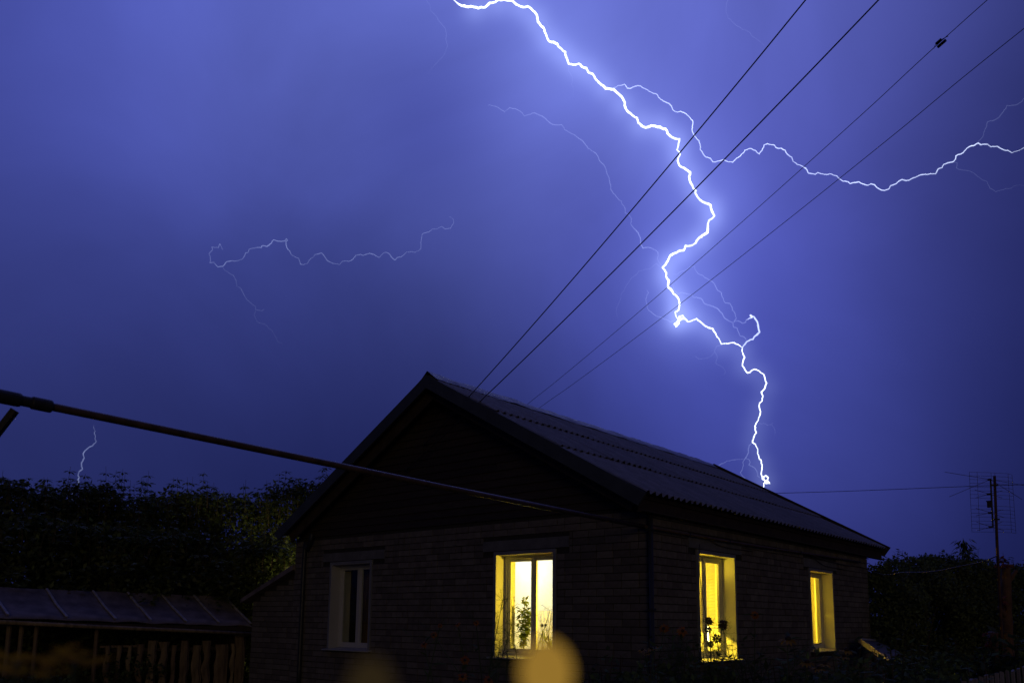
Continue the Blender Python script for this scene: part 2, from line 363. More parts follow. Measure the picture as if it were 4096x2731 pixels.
# gable boarding
gab = build('gable', MB().prism([(WX, .03, ZT+.003), (-.012, .03, ZT+.003), (XC, .03, ZR-.17)], (0, .1, 0)), 'darkwood', house)
def rafter_z(x, off): return ZR-(ZR-ZE)/(EX-XC)*abs(x-XC)-off
z = ZT+.006; row = 0
while z < ZR-.36:
    zt = min(z+.118, ZR-.3); hw = lambda zz: max(.05, (ZR-.22-zz)*(EX-XC)/(ZR-ZE))
    l, r_ = max(WX-.02, XC-hw(zt)), min(.0, XC+hw(zt))
    l2, r2 = max(WX-.02, XC-hw(z)), min(.0, XC+hw(z))
    cut = [R_(.3, .7)] if row % 3 else [R_(.2, .4), R_(.6, .8)]
    c = [0]+cut+[1]
    for a, b in zip(c, c[1:]):
        g_ = .002
        bl, br = l2+(r2-l2)*a+(g_ if a else 0), l2+(r2-l2)*b-(g_ if b < 1 else 0)
        tl, tr = (bl if a else l), (br if b < 1 else r_)
        t0, t1 = R_(-.014, -.010), R_(.004, .008)
        mb = MB().add([(bl, t0, z), (br, t0, z), (tr, t1, zt), (tl, t1, zt), (bl, .03, z), (br, .03, z), (tr, .03, zt), (tl, .03, zt)],
                      [(0, 1, 2, 3), (7, 6, 5, 4), (0, 4, 5, 1), (1, 5, 6, 2), (2, 6, 7, 3), (3, 7, 4, 0)])
        build('plank', mb, 'plank', gab)
    z += .122; row += 1

# roof
SL = Vector((EX-XC, 0, ZE-ZR)); SLEN = SL.length; dn = SL.normalized(); nm = Vector((-SL.z, 0, SL.x)).normalized()
dnL = Vector((-dn.x, 0, dn.z)); nmL = Vector((-nm.x, 0, nm.z))
def slope_pt(a, y, c, left=False):
    p = Vector((XC, y, ZR)); return p+(dnL if left else dn)*a+(nmL if left else nm)*c
for left in (False, True):
    mb = MB(); q = [slope_pt(-.0, -OF+.02, -.085, left), slope_pt(SLEN-.06, -OF+.02, -.085, left), slope_pt(SLEN-.06, -OF+.02, -.035, left), slope_pt(.0, -OF+.02, -.035, left)]
    build('roof_deck', mb.prism(q, (0, LY+OB+OF-.04, 0)), 'darkwood', house)
NW, WL, AMP = 8, .15, .025
def sheet_mesh(length):
    mb = MB(); cols = NW*8+1; rows = [0, length*.5, length]
    for side in (0, 1):
        for a in rows:
            for i in range(cols):
                y = i*WL/8+R_(-.001, .001); w = math.sin(2*math.pi*i/8)
                c = AMP*(w if w > 0 else w*.9)+(-.006 if side else 0); mb.v.append((a, y, c))
    nr = len(rows)
    for side in (0, 1):
        o = side*nr*cols
        for rr in range(nr-1):
            for i in range(cols-1):
                f = (o+rr*cols+i, o+(rr+1)*cols+i, o+(rr+1)*cols+i+1, o+rr*cols+i+1); mb.f.append(f if not side else f[::-1])
    o2 = nr*cols; V = list(mb.v)
    for i in range(cols-1):
        a = (nr-1)*cols+i; mb.add([V[a], V[a+o2], V[a+o2+1], V[a+1]], [(0, 1, 2, 3)]); mb.add([V[i], V[i+1], V[i+1+o2], V[i+o2]], [(0, 1, 2, 3)])
    for rr in range(nr-1):
        a = rr*cols; mb.add([V[a], V[a+o2], V[a+o2+cols], V[a+cols]], [(0, 1, 2, 3)]); b = a+cols-1; mb.add([V[b], V[b+cols], V[b+cols+o2], V[b+o2]], [(0, 1, 2, 3)])
    return mb.mesh('roof_sheet', M['slate'], (0, 0, 0), True)
CL = SLEN/3; shm = sheet_mesh(CL+.16)
slopeR = build('roof_slope', MB().prism([slope_pt(.05, -OF+.05, -.034), slope_pt(SLEN-.1, -OF+.05, -.034), slope_pt(SLEN-.1, -OF+.05, -.028), slope_pt(.05, -OF+.05, -.028)], (0, LY+OB+OF-.1, 0)), 'darkwood', house, origin=(0, 0, 0))
slopeL = build('roof_slope', MB().prism([slope_pt(.05, -OF+.05, -.034, True), slope_pt(SLEN-.1, -OF+.05, -.034, True), slope_pt(SLEN-.1, -OF+.05, -.028, True), slope_pt(.05, -OF+.05, -.028, True)], (0, LY+OB+OF-.1, 0)), 'darkwood', house, origin=(0, 0, 0))
for left in (False, True):
    for c in range(3):
        a0 = (c+1)*CL-(CL+.16); a0 = max(a0, .0)
        for k in range(8):
            y = -OF+k*1.2; jit = R_(-.012, .012) if c else R_(-.006, .006)
            dvec, nvec = (dnL, nmL) if left else (dn, nm)
            tilt = (.034+R_(-.008, .008))/(CL+.16); ax = (dvec+nvec*tilt).normalized(); yv = Vector((0, 1, 0)); cv = ax.cross(yv) if not left else yv.cross(ax)
            if cv.z < 0: cv = -cv
            mt = Matrix((ax, yv, cv)).transposed().to_4x4(); mt.translation = slope_pt(a0+jit, y, -.008+(2-c)*.001, left)
            o = bpy.data.objects.new('roof_sheet', shm); COL.objects.link(o); o.parent = slopeL if left else slopeR; o.matrix_basis = mt; WLOC[o.name] = mt.translation
# ridge capping, crumpled
mb = MB(); ny = 110
prof = [(-.24, True), (-.12, True), (0, None), (.12, False), (.24, False)]
for i in range(ny+1):
    y = -OF-.01+(9.62)*i/ny
    for a, lf in prof:
        nz = noise.noise(Vector((a*9, y*2.3, 1.7)))*.018+noise.noise(Vector((a*5, y*7, 4)))*.008
        p = slope_pt(abs(a)+nz*.8, y, .052+nz-abs(a)*.08, bool(lf)); 
        if lf is None: p = Vector((XC, y, ZR+.075+nz*1.2))
        mb.v.append(tuple(p))
for i in range(ny):
    for j in range(4): mb.f.append((i*5+j, i*5+j+1, (i+1)*5+j+1, (i+1)*5+j))
build('ridge_cap', mb, 'ridge', house, smooth=True)
# barge boards, verges, eaves
def barge(left, y, th, c0, c1, a1=SLEN+.02):
    ap0, ap1 = Vector((XC, y, ZR+c1/nm.z)), Vector((XC, y, ZR+c0/nm.z))
    q = [ap0, slope_pt(a1, y, c1, left), slope_pt(a1-.03, y, c0, left), ap1]
    return MB().prism(q, (0, th, 0))
for left in (False, True):
    build('bargeboard', barge(left, -OF-.03, .026, -.175, .012), 'bargeboard', house)
    build('bargeboard', barge(left, LY+OB-.01, .03, -.16, .075, SLEN+.03), 'darkwood', house)
    build('verge_board', barge(left, -OF+.13, .025, -.30, -.087, SLEN-.15), 'darkwood', house)
build('fascia', MB().box((.012, -OF+.04, 2.93), (.036, LY+OB-.03, 3.082)), 'darkwood', house)
build('soffit', MB().box((.0, -OF+.04, 2.905), (.11, LY+OB-.03, 2.927)), 'darkwood', house)
build('attic_floor', MB().box((WX+.05, .14, 3.03), (-.05, LY-.05, 3.06)), 'darkwood', house)
build('rear_gable', MB().prism([(WX, LY-.2, ZT+.003), (-.012, LY-.2, ZT+.003), (XC, LY-.2, ZR-.17)], (0, .1, 0)), 'darkwood', house)
for i in range(5):                                                     # rafter tails under the front overhang
    pass
dp = MB().tube([(.02, -.045, 2.93), (.02, -.045, .15), (.06, -.09, .05)], .032, 12)
build('downpipe', dp, 'pvcpipe', house, smooth=True)
for zz in (2.7, 1.7, .8): build('pipe_bracket', MB().box((-.02, -.085, zz), (.06, .0, zz+.025)), 'steel', house)
# left downpipe with elbow
q = on_y(1243, 2160, -.12); q2 = on_y(1218, 2215, -.05)
build('downpipe', MB().tube(smoothpath([q+Vector((.03, 0, .12)), q, (q+q2)/2+Vector((0, 0, -.02)), q2, (q2.x, -.05, .2)]), .04, 10), 'pvcpipe', house, smooth=True)

# windows
def ring(mb, side, u0, u1, z0, z1, w, d0, d1):
    wbox(mb, side, u0, u1, d0, d1, z0, z0+w); wbox(mb, side, u0, u1, d0, d1, z1-w, z1)
    wbox(mb, side, u0, u0+w, d0, d1, z0+w, z1-w); wbox(mb, side, u1-w, u1, d0, d1, z0+w, z1-w); return mb
FD = .19
for k, (s, a, b, z0, z1) in WIN.items():
    w = thing('window', Vector(WP(s, (a+b)/2, 0, z0)), None, None); w.parent = house; w.matrix_parent_inverse = Matrix.Translation(-WLOC['brick_house'])
    A, B, T = a+TB, b-TB, z1-TB
    mb = MB()                                                          # outside trim band: two sides and head
    wbox(mb, s, a, A, -.014, .012, z0, z1); wbox(mb, s, B, b, -.014, .012, z0, z1); wbox(mb, s, A, B, -.014, .012, T, z1)
    build('trim', mb, 'oldpaint', w)
    mb = MB(); e = .006                                                # reveal lining, outside and inside of the frame
    for d0, d1 in ((-.0135, FD), (FD+.055, TH+.004)):
        wbox(mb, s, A, A+e, d0, d1, z0, T); wbox(mb, s, B-e, B, d0, d1, z0, T); wbox(mb, s, A+e, B-e, d0, d1, T-e, T)
        if d0 > 0: wbox(mb, s, A-.03, B+.03, d0, d1+.14, z0-.03, z0+.03)
    build('reveal', mb, 'plaster', w)
    mb = MB()                                                          # sloping sill
    p = [WP(s, a-.05, -.085, z0-.028), WP(s, a-.05, -.085, z0-.012), WP(s, a-.05, FD, z0+.022), WP(s, a-.05, FD, z0-.0)]
    ax = Vector(WP(s, b+.05, 0, 0))-Vector(WP(s, a-.05, 0, 0)); build('sill', mb.prism(p, ax), 'sill', w)
    fz0 = z0+.024
    mb = MB(); ring(mb, s, A+e, B-e, fz0, T-e, .045, FD, FD+.055)
    mid = (A+B)/2 if k != 'w4' else None
    if mid: wbox(mb, s, mid-.024, mid+.024, FD+.001, FD+.054, fz0+.045, T-e-.045)
    build('frame', mb, 'pvc', w)
    cells = [(A+e+.05, mid-.03), (mid+.03, B-e-.05)] if mid else [(A+e+.05, B-e-.05)]
    for ci, (c0, c1) in enumerate(cells):
        zz0, zz1 = fz0+.05, T-e-.05
        mb = ring(MB(), s, c0-.012, c1+.012, zz0-.012, zz1+.012, .046, FD+.012, FD+.044)
        gl = wbox(MB(), s, c0+.035, c1-.035, FD+.024, FD+.030, zz0+.035, zz1-.035)
        if k == 'w2' and ci == 0:                                      # left sash stands open into the room
            ang = math.radians(11); pv = Vector(WP(s, c0, FD+.07, 0)); Rm = Matrix.Rotation(ang, 3, 'Z')
            for q in (mb, gl): q.v = [tuple(Rm @ (Vector(v)-pv)+pv) for v in q.v]
            build('sash', mb, 'pvc', w); build('pane', gl, 'glass', w)
            build('handle', MB().box((c0+.012, FD+.072, z0+.72), (c0+.03, FD+.10, z0+.84)), 'pvc', w)
        else:
            build('sash', mb, 'pvc', w); build('pane', gl, 'glass', w)
w = thing('window', (WX, 3.5, S), None, None); w.parent = house; w.matrix_parent_inverse = Matrix.Translation(-WLOC['brick_house'])
mb = MB()
for y0_, y1_, z0_, z1_ in ((2.9, 4.1, S, S+.06), (2.9, 4.1, S+1.39, S+1.45), (2.9, 2.96, S+.06, S+1.39), (4.04, 4.1, S+.06, S+1.39), (3.47, 3.53, S+.06, S+1.39)): mb.box((WX+.18, y0_, z0_), (WX+.24, y1_, z1_))
build('frame', mb, 'pvc', w); build('pane', MB().box((WX+.205, 2.96, S+.06), (WX+.211, 4.04, S+1.39)), 'glass', w)
# rooms inside
def room(x0, x1, y0, y1, z0, z1, holes=()):
    mb = MB()
    mb.add([(x0, y0, z1), (x1, y0, z1), (x1, y1, z1), (x0, y1, z1)], [(0, 1, 2, 3)]); return mb
RZ0, RZ1 = .3, 2.85
build('ceiling', MB().box((WX+.41, TH+.006, RZ1), (-TH-.006, LY-.41, RZ1+.08)), 'room', house)
build('room_floor', MB().box((WX+.41, TH+.006, RZ0-.1), (-TH-.006, LY-.41, RZ0)), 'floor', house)
PX = -4.15
mb = MB().box((PX-.1, TH+.008, RZ0+.002), (PX, .47, RZ1-.002)).box((PX-.1, .60, RZ0+.002), (PX, LY-.412, RZ1-.002)).box((PX-.1, .47, RZ0+1.95), (PX, .60, RZ1-.002))
build('partition', mb, 'room', house)
build('partition', MB().box((WX+.41, 2.2, RZ0+.002), (PX-.102, 2.3, RZ1-.002)), 'room', house)
build('partition', MB().box((PX+.002, 3.75, RZ0+.002), (-TH-.008, 3.85, RZ1-.002)), 'room', house)

# annex on the left end: lower brick lean-to
ann = thing('brick_annex', (-8.4, 1, 0), 'low brick lean-to annex joined to the left end of the house', 'annex')
pr = on_y(1165, 2290, .10); pl = on_y(1003, 2392, .10); AX0, AX1 = on_y(1010, 2450, .10).x, WX-.004
atop = lambda x: pl.z+(pr.z-pl.z)*(x-pl.x)/(pr.x-pl.x)
aw = build('wall', MB().prism([(AX0, .115, 0), (AX1, .115, 0), (AX1, .115, atop(AX1)-.06), (AX0, .115, atop(AX0)-.06)], (0, 1.5, 0)), 'mortar', ann, origin=(0, 0, 0))
nb = len(bricks_all); lay('F', AX0, AX1, .12, atop(AX1), [], 'A', .10, lambda x: atop(x)-.07)
mb = MB(); cnt = 0
for b in bricks_all[nb:]:
    if b[5] > .5:
        mm = MB(); brick_mesh(mm, 'F', b[3], b[4], b[5], .10); build('brick', mm, 'brick', aw)
    else: brick_mesh(mb, 'F', b[3], b[4], b[5], .10)
tag(build('brickwork', mb, 'brick', aw, origin=(0, 0, 0)), kind='stuff')
build('roof', MB().prism([(AX0-.22, -.05, atop(AX0-.22)-.05), (AX1, -.05, atop(AX1)-.05), (AX1, -.05, atop(AX1)+.05), (AX0-.22, -.05, atop(AX0-.22)+.03)], (0, 1.8, 0)), 'felt', ann)

# lamps burning in the rooms, plus an added cool wall light
def lamp(name, loc, label, col, watt, rad=.07, low=False):
    t = thing(name, Vector(loc)-Vector((0, 0, .0)), label, 'lamp')
    p = Vector(loc)
    if low:
        build('lamp_foot', MB().tube([p-Vector((0, 0, p.z-RZ0)), p-Vector((0, 0, p.z-RZ0-.02))], .12, 14).tube([p-Vector((0, 0, p.z-RZ0-.02)), p-Vector((0, 0, .09))], .012, 8), 'steel', t)
    else:
        build('cord', MB().tube([p+Vector((0, 0, .09)), (p.x, p.y, RZ1)], .006, 6), 'cable', t)
    build('socket', MB().tube([p+Vector((0, 0, .085 if not low else -.085)), p+Vector((0, 0, .125 if not low else -.125))], .025, 10), 'porcelain', t)
    l = bpy.data.lights.new('bulb', 'POINT'); l.energy = watt; l.color = col; l.shadow_soft_size = rad
    o = bpy.data.objects.new('bulb', l); COL.objects.link(o); o.parent = t; return t
YEL = (1, .65, .03)
lamp('pendant_lamp', (-.84, 1.26, 1.9), 'bare bulb hanging in the corner room behind the lit window', YEL, 390)
lamp('pendant_lamp', (-1.0, 5.2, 2.0), 'bare bulb hanging in the rear room behind the narrow window', YEL, 350)
lamp('pendant_lamp', (-6.7, 3.5, 2.1), 'bare bulb hanging in the rear room whose window lights the maples', (1, .86, .34), 300)
lc = on_x(2850, 2540, -.72)
t = thing('floor_lamp', (lc.x, lc.y, RZ0), 'round white glowing lamp seen under the blind of the side window', 'lamp')
gm = emat('lamp_globe', (1, .84, .34), 11); gm.cycles.emission_sampling = 'AUTO'; build('globe', MB().ball(lc, .165, 24, 16), gm, t, smooth=True)
build('lamp_foot', MB().tube([(lc.x, lc.y, RZ0), (lc.x, lc.y, RZ0+.02)], .12, 14).tube([(lc.x, lc.y, RZ0+.02), lc-Vector((0, 0, .16))], .012, 8), 'steel', t)
t = thing('added_wall_wash', (-2.9, 2.7, RZ1), 'added unseen cool light whitening the inner wall of the corner room', 'lamp')  # added light and fixture, only to turn the wall behind the pane cool white
build('wash_housing', MB().box((-3.0, 2.55, RZ1-.05), (-2.85, 2.85, RZ1-.002)), 'pvc', t)
l = bpy.data.lights.new('wash_light', 'AREA'); l.shape = 'RECTANGLE'; l.size = .12; l.size_y = .28; l.energy = 30; l.color = (.80, .94, 1)
o = bpy.data.objects.new('wash_light', l); COL.objects.link(o); o.parent = t; o.rotation_euler = Vector((-1, 0, -.3)).to_track_quat('-Z', 'Y').to_euler(); o.location = (-.12, 0, -.06)

# things seen in the windows
bl = thing('venetian_blind', (-.33, 1.78, S+1.42), 'half lowered white venetian blind glowing yellow in the side window', 'blind')
build('head_rail', MB().box((-.30, 1.26, S+1.39), (-.255, 2.31, S+1.425)), 'pvc', bl)
sl_ = MB().prism([(-.013, -.52, .007), (.0, -.52, .010), (.013, -.52, .005), (.013, -.52, -.007), (.0125, -.52, -.008), (-.0005, -.52, .009)], (0, 1.04, 0)).mesh('slat', M['blind'], (0, 0, 0))
z = S+1.37
while z > S+.45:
    o = link('slat', sl_, bl, Vector((-.278, 1.785, z))); o.rotation_euler = (0, math.radians(-66)+R_(-.03, .03), R_(-.004, .004)); z -= .0215
build('bottom_rail', MB().box((-.295, 1.26, S+.425), (-.262, 2.31, S+.44)), 'pvc', bl)
for yy in (1.45, 2.0): build('cord', MB().tube([(-.262, yy, S+1.39), (-.262, yy, S+.44)], .0022, 5), 'pvc', bl)
pc = thing('paper_screen', (-.31, 5.83, S+.08), 'pale paper sheets taped across the narrow rear window', 'screen')
for i, (zz0, zz1, tl) in enumerate(((S+.08, S+.72, .004), (S+.735, S+1.36, -.01))):
    mb = MB(); nn = 16
    for r_ in range(2):
        for i2 in range(nn+1):
            u = 5.32+1.02*i2/nn; mb.v.append((-.315+.008*math.sin(i2*1.9+i)+R_(-.003, .003), u, (zz0, zz1)[r_]+R_(-.006, .006)+tl*i2/nn))
    mb.f = [(i2, i2+1, nn+2+i2, nn+1+i2) for i2 in range(nn)]
    mb.v += [(x-.002, y, z_) for x, y, z_ in mb.v]; mb.f += [tuple(q+2*(nn+1) for q in f[::-1]) for f in mb.f]
    build('sheet', mb, 'paper', pc)
def curtain(u0, u1, z0, z1, d, amp, nf, seed):
    mb = MB(); nn = nf*8
    for zz, k in ((z0, 1.15), (z0*.5+z1*.5, 1), (z1, .7)):
        for i in range(nn+1):
            u = u0+(u1-u0)*i/nn; mb.v.append((u+.01*math.sin(i*.7+seed+zz), d+amp*k*math.sin(i*math.pi/4+.4*math.sin(i*.31+seed)), zz))
    for r_ in range(2):
        for i in range(nn): a = r_*(nn+1)+i; mb.f.append((a, a+1, a+nn+2, a+nn+1))
    return mb
cc = tag(build('cafe_curtain', curtain(-2.32, -1.70, S+.06, S+.66, .60, .012, 9, 3), 'sheer', smooth=True), 'sheer low curtain glowing yellow behind the fixed pane of the front window', 'curtain')
ct = thing('curtain', (-6, .5, S), 'brown curtains half drawn behind the dark window', 'curtain')
build('drape', curtain(-6.35, -6.0, S+.05, S+1.48, .50, .035, 5, 1), 'curtain', ct, smooth=True)
build('drape', curtain(-5.86, -5.5, S+.05, S+1.48, .52, .035, 5, 2), 'curtain', ct, smooth=True)
build('curtain_rod', MB().tube([(-6.55, .51, S+1.5), (-5.4, .51, S+1.5)], .012, 8), 'darkwood', ct)
def pot_plant(x, y, h, nl, lw, label, up_=.4, L=.11):
    t = thing('potted_plant', (x, y, S+.03), label, 'plant'); zb = S+.031
    build('pot', MB().tube([(x, y, zb), (x, y, zb+.045), (x, y, zb+.055), (x, y, zb+.055)], [.05, .062, .068, .055], 14), 'pvc', t)
    st, lf = MB(), MB()
    for i in range(8):
        a = R_(0, 6.3); tip = Vector((x+.17*math.cos(a), y+.07*math.sin(a), zb+h*R_(.45, 1)))
        path = smoothpath([(x, y, zb+.05), Vector((x, y, zb+.05)).lerp(tip, .5)+Vector((R_(-.03, .03), 0, .03)), tip], 5); st.tube(path, [.006*(1-.7*j/len(path)) for j in range(len(path))], 5)
        for j in range(nl):
            p = path[min(len(path)-1, int(1+R_(.15, 1)*(len(path)-1)))]; d = Vector((R_(-1, 1), R_(-.4, .4), R_(-.6, up_))); lf.leaf(p, d, Vector((R_(-.4, .4), R_(-.4, .4), 1)), R_(.6, 1)*L, R_(.6, 1)*lw)
    build('stem', st, 'stem', t); build('foliage', lf, 'houseleaf', t); return t
pot_plant(-2.50, .5, .80, 30, .06, 'leafy house plant on the sill behind the open sash')
pot_plant(-1.98, .5, .34, 9, .025, 'small spiky house plant on the sill behind the fixed pane', 1.2, .16)

# ------------------------------------------------------------------ gas pipe along the yard and the side wall
gp = thing('gas_pipe', (.5, -1, 0), 'brown steel gas pipe running overhead from the yard to the house corner', 'pipe')
PA, PB = at(215, 1628, 5.55), Vector((-.06, -.075, 0)); PB.z = on_y(2590, 2104, -.075).z
PD = (PA-PB).normalized(); P0 = PA+PD*1.6
build('pipe_run', MB().tube([P0, PA, PA.lerp(PB, .5)-Vector((0, 0, .012)), PB], .0285, 14), 'pipe', gp, smooth=True)
for px, l0, rr in ((172, .072, .05), ):
    c = at(172, 1605, 5.47)
build('collar', MB().tube([PA+PD*.012, PA+PD*.02, PA+PD*.128, PA+PD*.136], [.040, .044, .044, .040], 16).tube([PA+PD*.136, PA+PD*.21], .036, 16), 'steel', gp)
build('sleeve', MB().tube([PA+PD*.20, PA+PD*.215, PA+PD*.9], [.043, .047, .047], 16), 'steel', gp)
b0 = at(60, 1640, 5.42); b1 = at(-190, 1960, 5.3)
build('brace', MB().beam(b0, b1, .04, .045, tuple(fw)), 'steel', gp)
pb = b1+Vector((0, 0, 0)); build('post', MB().tube([(pb.x, pb.y, -.3), (pb.x, pb.y, P0.z+.05)], .045, 12), 'steel', gp, smooth=True)
build('cross_arm', MB().beam((pb.x, pb.y, (PA+PD*.5).z-.06), PA+PD*.35-Vector((0, 0, .06)), .04, .04), 'steel', gp)
q0 = on_x(2612, 2111, .05); q1 = on_x(2980, 2176, .05); q2 = on_x(3323, 2227, .05); q3 = on_x(3440, 2247, .05)
build('wall_pipe', MB().tube([PB, q0, q1, q2, q3], [.0285, .019, .019, .015, .015], 12), 'pipe', gp, smooth=True)
for yy in (q0.lerp(q1, .35), q0.lerp(q1, .8), q1.lerp(q2, .6)): build('pipe_clip', MB().box((0, yy.y-.012, yy.z-.022), (.072, yy.y+.012, yy.z+.022)), 'steel', gp)

# ------------------------------------------------------------------ wires and cables
def wire(name, pts, r, label, mat='cable', grp=None, n=10, cat='wire'):
    o = build(name, MB().tube(smoothpath(pts, n), r, 6), mat, smooth=True); return tag(o, label, cat, grp)
def sagged(a, b, sag, k=7):
    a, b = Vector(a), Vector(b); return [a.lerp(b, i/k)-Vector((0, 0, 4*sag*(i/k)*(1-i/k))) for i in range(k+1)]
for nm_, hp, tops, label in (('a', (1700, 1776), (3223, 0), 'thick black service cable hooked to the gable, the upper of the two'),
                       ('b', (1625, 1880), (3515, 0), 'thick black service cable hooked to the gable, the lower of the two')):
    a = on_y(*hp, -.09); b = at(*tops, 8.0); e = b+(b-a)*.35
    mid = a.lerp(b, .5); p = sagged(a, b, .10)+[e+Vector((0, 0, .15))]
    wire('service_cable', p, .0078, label, cat='cable')
    h = thing('insulator', a, 'small dark insulator on the gable boards holding the %s service cable' % ('upper' if nm_ == 'a' else 'lower'), 'insulator')
    build('hook', MB().tube([a+Vector((0, .09, 0)), a+Vector((0, .03, .0)), a+Vector((0, 0, .03))], .006, 6), 'steel', h)
    build('knob', MB().tube([a+Vector((0, 0, .0)), a+Vector((0, 0, .015)), a+Vector((0, 0, .03)), a+Vector((0, 0, .05))], [.02, .014, .022, .012], 10), 'porcelain', h)
w3 = None
for hp, tops, dl, label in (((2078, 1643), (3950, 0), 20, 'thin overhead wire with a dark clamp, passing behind the ridge'), ((2132, 1650), (4096, 115), 20, 'lowest thin overhead wire, passing behind the ridge')):
    a = at(*hp, dl); b = at(*tops, 9.5); far = a+(a-b)*.35; e = b+(b-a)*.4
    w3 = wire('overhead_wire', [far]+sagged(a, b, .12)+[e], .0049, label)
    if tops == (3950, 0):
        SG = sagged(a, b, .12, 60); c = min(SG, key=lambda p: abs((p-CP).dot(rt)/(p-CP).dot(fw)-(3768-2048)/F)); dr = (b-a).normalized(); sd = dr.cross(fw).normalized()
        k = thing('wire_clamp', c, 'dark double barrel clamp hanging on the thin overhead wire', 'clamp')
        build('barrel', MB().tube([c-dr*.055+sd*-.018, c+dr*.055+sd*-.018], .018, 12), 'porcelain', k)
        build('barrel', MB().tube([c-dr*.05+sd*.026, c+dr*.02+sd*.026], .018, 12), 'porcelain', k)
        build('tie', MB().tube(smoothpath([c-dr*.1, c-dr*.05+sd*.03, c-dr*.01+sd*.03, c+dr*.1], 5), .004, 6), 'cable', k)
wire('overhead_wire', [at(2900, 1979, 24), at(3060, 1973, 23.5), at(3400, 1963, 23), at(3880, 1944, 22), at(4096, 1937, 21.5), at(4500, 1920, 21)], .0075, 'thin level wire crossing behind the television antenna')
AD = 10.0
cab = [on_x(3247, 2217, .06), on_x(3275, 2229, .045), on_x(3312, 2241, .04), on_x(3380, 2258, .04), on_x(3443, 2267, .05)]
cab += [at(3534, 2297, 15.0), at(3609, 2289, 13.6), at(3727, 2285, 12.2), at(3846, 2263, 11), at(3923, 2247, 10.5), at(3985, 2224, AD-.02)]
wire('antenna_cable', cab, .0075, 'tan cable sagging from the side wall to the antenna pole', 'tancable', cat='cable')
wire('loose_cable', [on_x(2836, 2154, .05), on_x(2852, 2166, .03), on_x(2878, 2180, .025), on_x(2930, 2193, .025), on_x(2982, 2199, .02), on_x(3010, 2203, .012)], .006, 'short loose tan cable drooping above the blind window', 'tancable', cat='cable')
wire('loose_cable', [on_x(3247, 2217, .05), on_x(3262, 2236, .03), on_x(3290, 2257, .025), on_x(3312, 2265, .025), on_x(3347, 2271, .02), on_x(3375, 2275, .012)], .006, 'short loose tan cable drooping above the narrow window', 'tancable', cat='cable')
wire('hanging_cable', [on_x(2799, 2175, .03)]+[on_x(*p, .05) for p in ((2799, 2220), (2799, 2296), (2809, 2376), (2820, 2443), (2823, 2486), (2817, 2557), (2806, 2590), (2800, 2650), (2798, 2720))], .0045, 'thin black cable hanging in front of the blind window', cat='cable')

# ------------------------------------------------------------------ television antenna on its pole
an = thing('tv_antenna', (at(4012, 2643, AD).x, at(4012, 2643, AD).y, 0), 'grid television antenna on a rusty steel pole', 'antenna')
pt, pbm = at(3978, 1902, AD), at(4012, 2650, AD); pbot = pbm+(pbm-pt)*((pbm.z+.3)/(pt.z-pbm.z))
elbow = at(3988, 2170, AD)
build('pole', MB().tube([pt, elbow, pbm, pbot], [.0155, .0165, .019, .02], 12), 'rust', an, smooth=True)
def ap(px, py, dd=0): return at(px, py, AD+dd)
Z5 = lambda x, y: (3750+x/3.92, 1850+y/3.92)
# reflector grid behind the pole: bent outwards at both sides
gl_ = [(498, 146), (838, 155), (1105, 170), (1168, 188)]; gb_ = [(540, 1082), (885, 1085), (1160, 1095), (1230, 1107)]
rows = [0, .06, .122, .185, .25, .31, .373, .435, .56, .623, .685, .747, .817, .875, .94, 1]
for i, tq in enumerate(rows):
    pp = [ap(*Z5(a[0]+(b[0]-a[0])*tq, a[1]+(b[1]-a[1])*tq), .10-(.05 if j in (0, 3) else 0)) for j, (a, b) in enumerate(zip(gl_, gb_))]
    build('grid_rod', MB().tube(pp, .0019, 5), 'alu', an)
for (xa, ya), (xb, yb), dd in (((498, 146), (540, 1082), .05), ((620, 148), (662, 1075), .07), ((838, 155), (885, 1080), .1), ((898, 158), (930, 1085), .1), ((1105, 170), (1160, 1095), .1), ((1168, 188), (1230, 1107), .05)):
    build('grid_upright', MB().tube([ap(*Z5(xa, ya), dd+.002), ap(*Z5(xb, yb), dd+.002)], .0021, 5), 'alu', an)
build('boom', MB().beam(ap(*Z5(828, 245), -.04), ap(*Z5(868, 1015), -.04), .012, .012, tuple(fw)), 'steel', an)
for (x0, y0), tips in (((828, 262), ((112, 145), (185, 533), (1356, 355), (1325, 575))), ((815, 490), ((585, 425), (600, 548), (1020, 437), (1018, 552))),
                       ((835, 782), ((602, 712), (608, 828), (1025, 735), (1045, 858))), ((845, 1003), ((612, 928), (625, 1060), (1020, 920), (1042, 1060)))):
    for i, tp in enumerate(tips):
        build('dipole_rod', MB().tube([ap(*Z5(x0, y0), -.05), ap(*Z5(*tp), -.06+(-.05 if i % 2 else .02))], .0027, 6), 'alu', an)
    c = ap(*Z5(x0-12, y0+3), -.05); build('dipole_holder', MB().box(tuple(c-Vector((.02, .014, .011))), tuple(c+Vector((.02, .014, .011)))), 'porcelain', an)
c = ap(*Z5(812, 655), -.06); build('amplifier_box', MB().box(tuple(c-Vector((.022, .018, .036))), tuple(c+Vector((.022, .018, .036)))).box(tuple(c+Vector((-.028, -.024, .036))), tuple(c+Vector((.028, .024, .046)))), 'porcelain', an)
for (x, y) in ((890, 352), (915, 887)):
    c0, c1 = ap(*Z5(x-45, y), -.03), ap(*Z5(x+50, y), .02); build('clamp', MB().beam(c0, c1, .02, .02), 'steel', an)

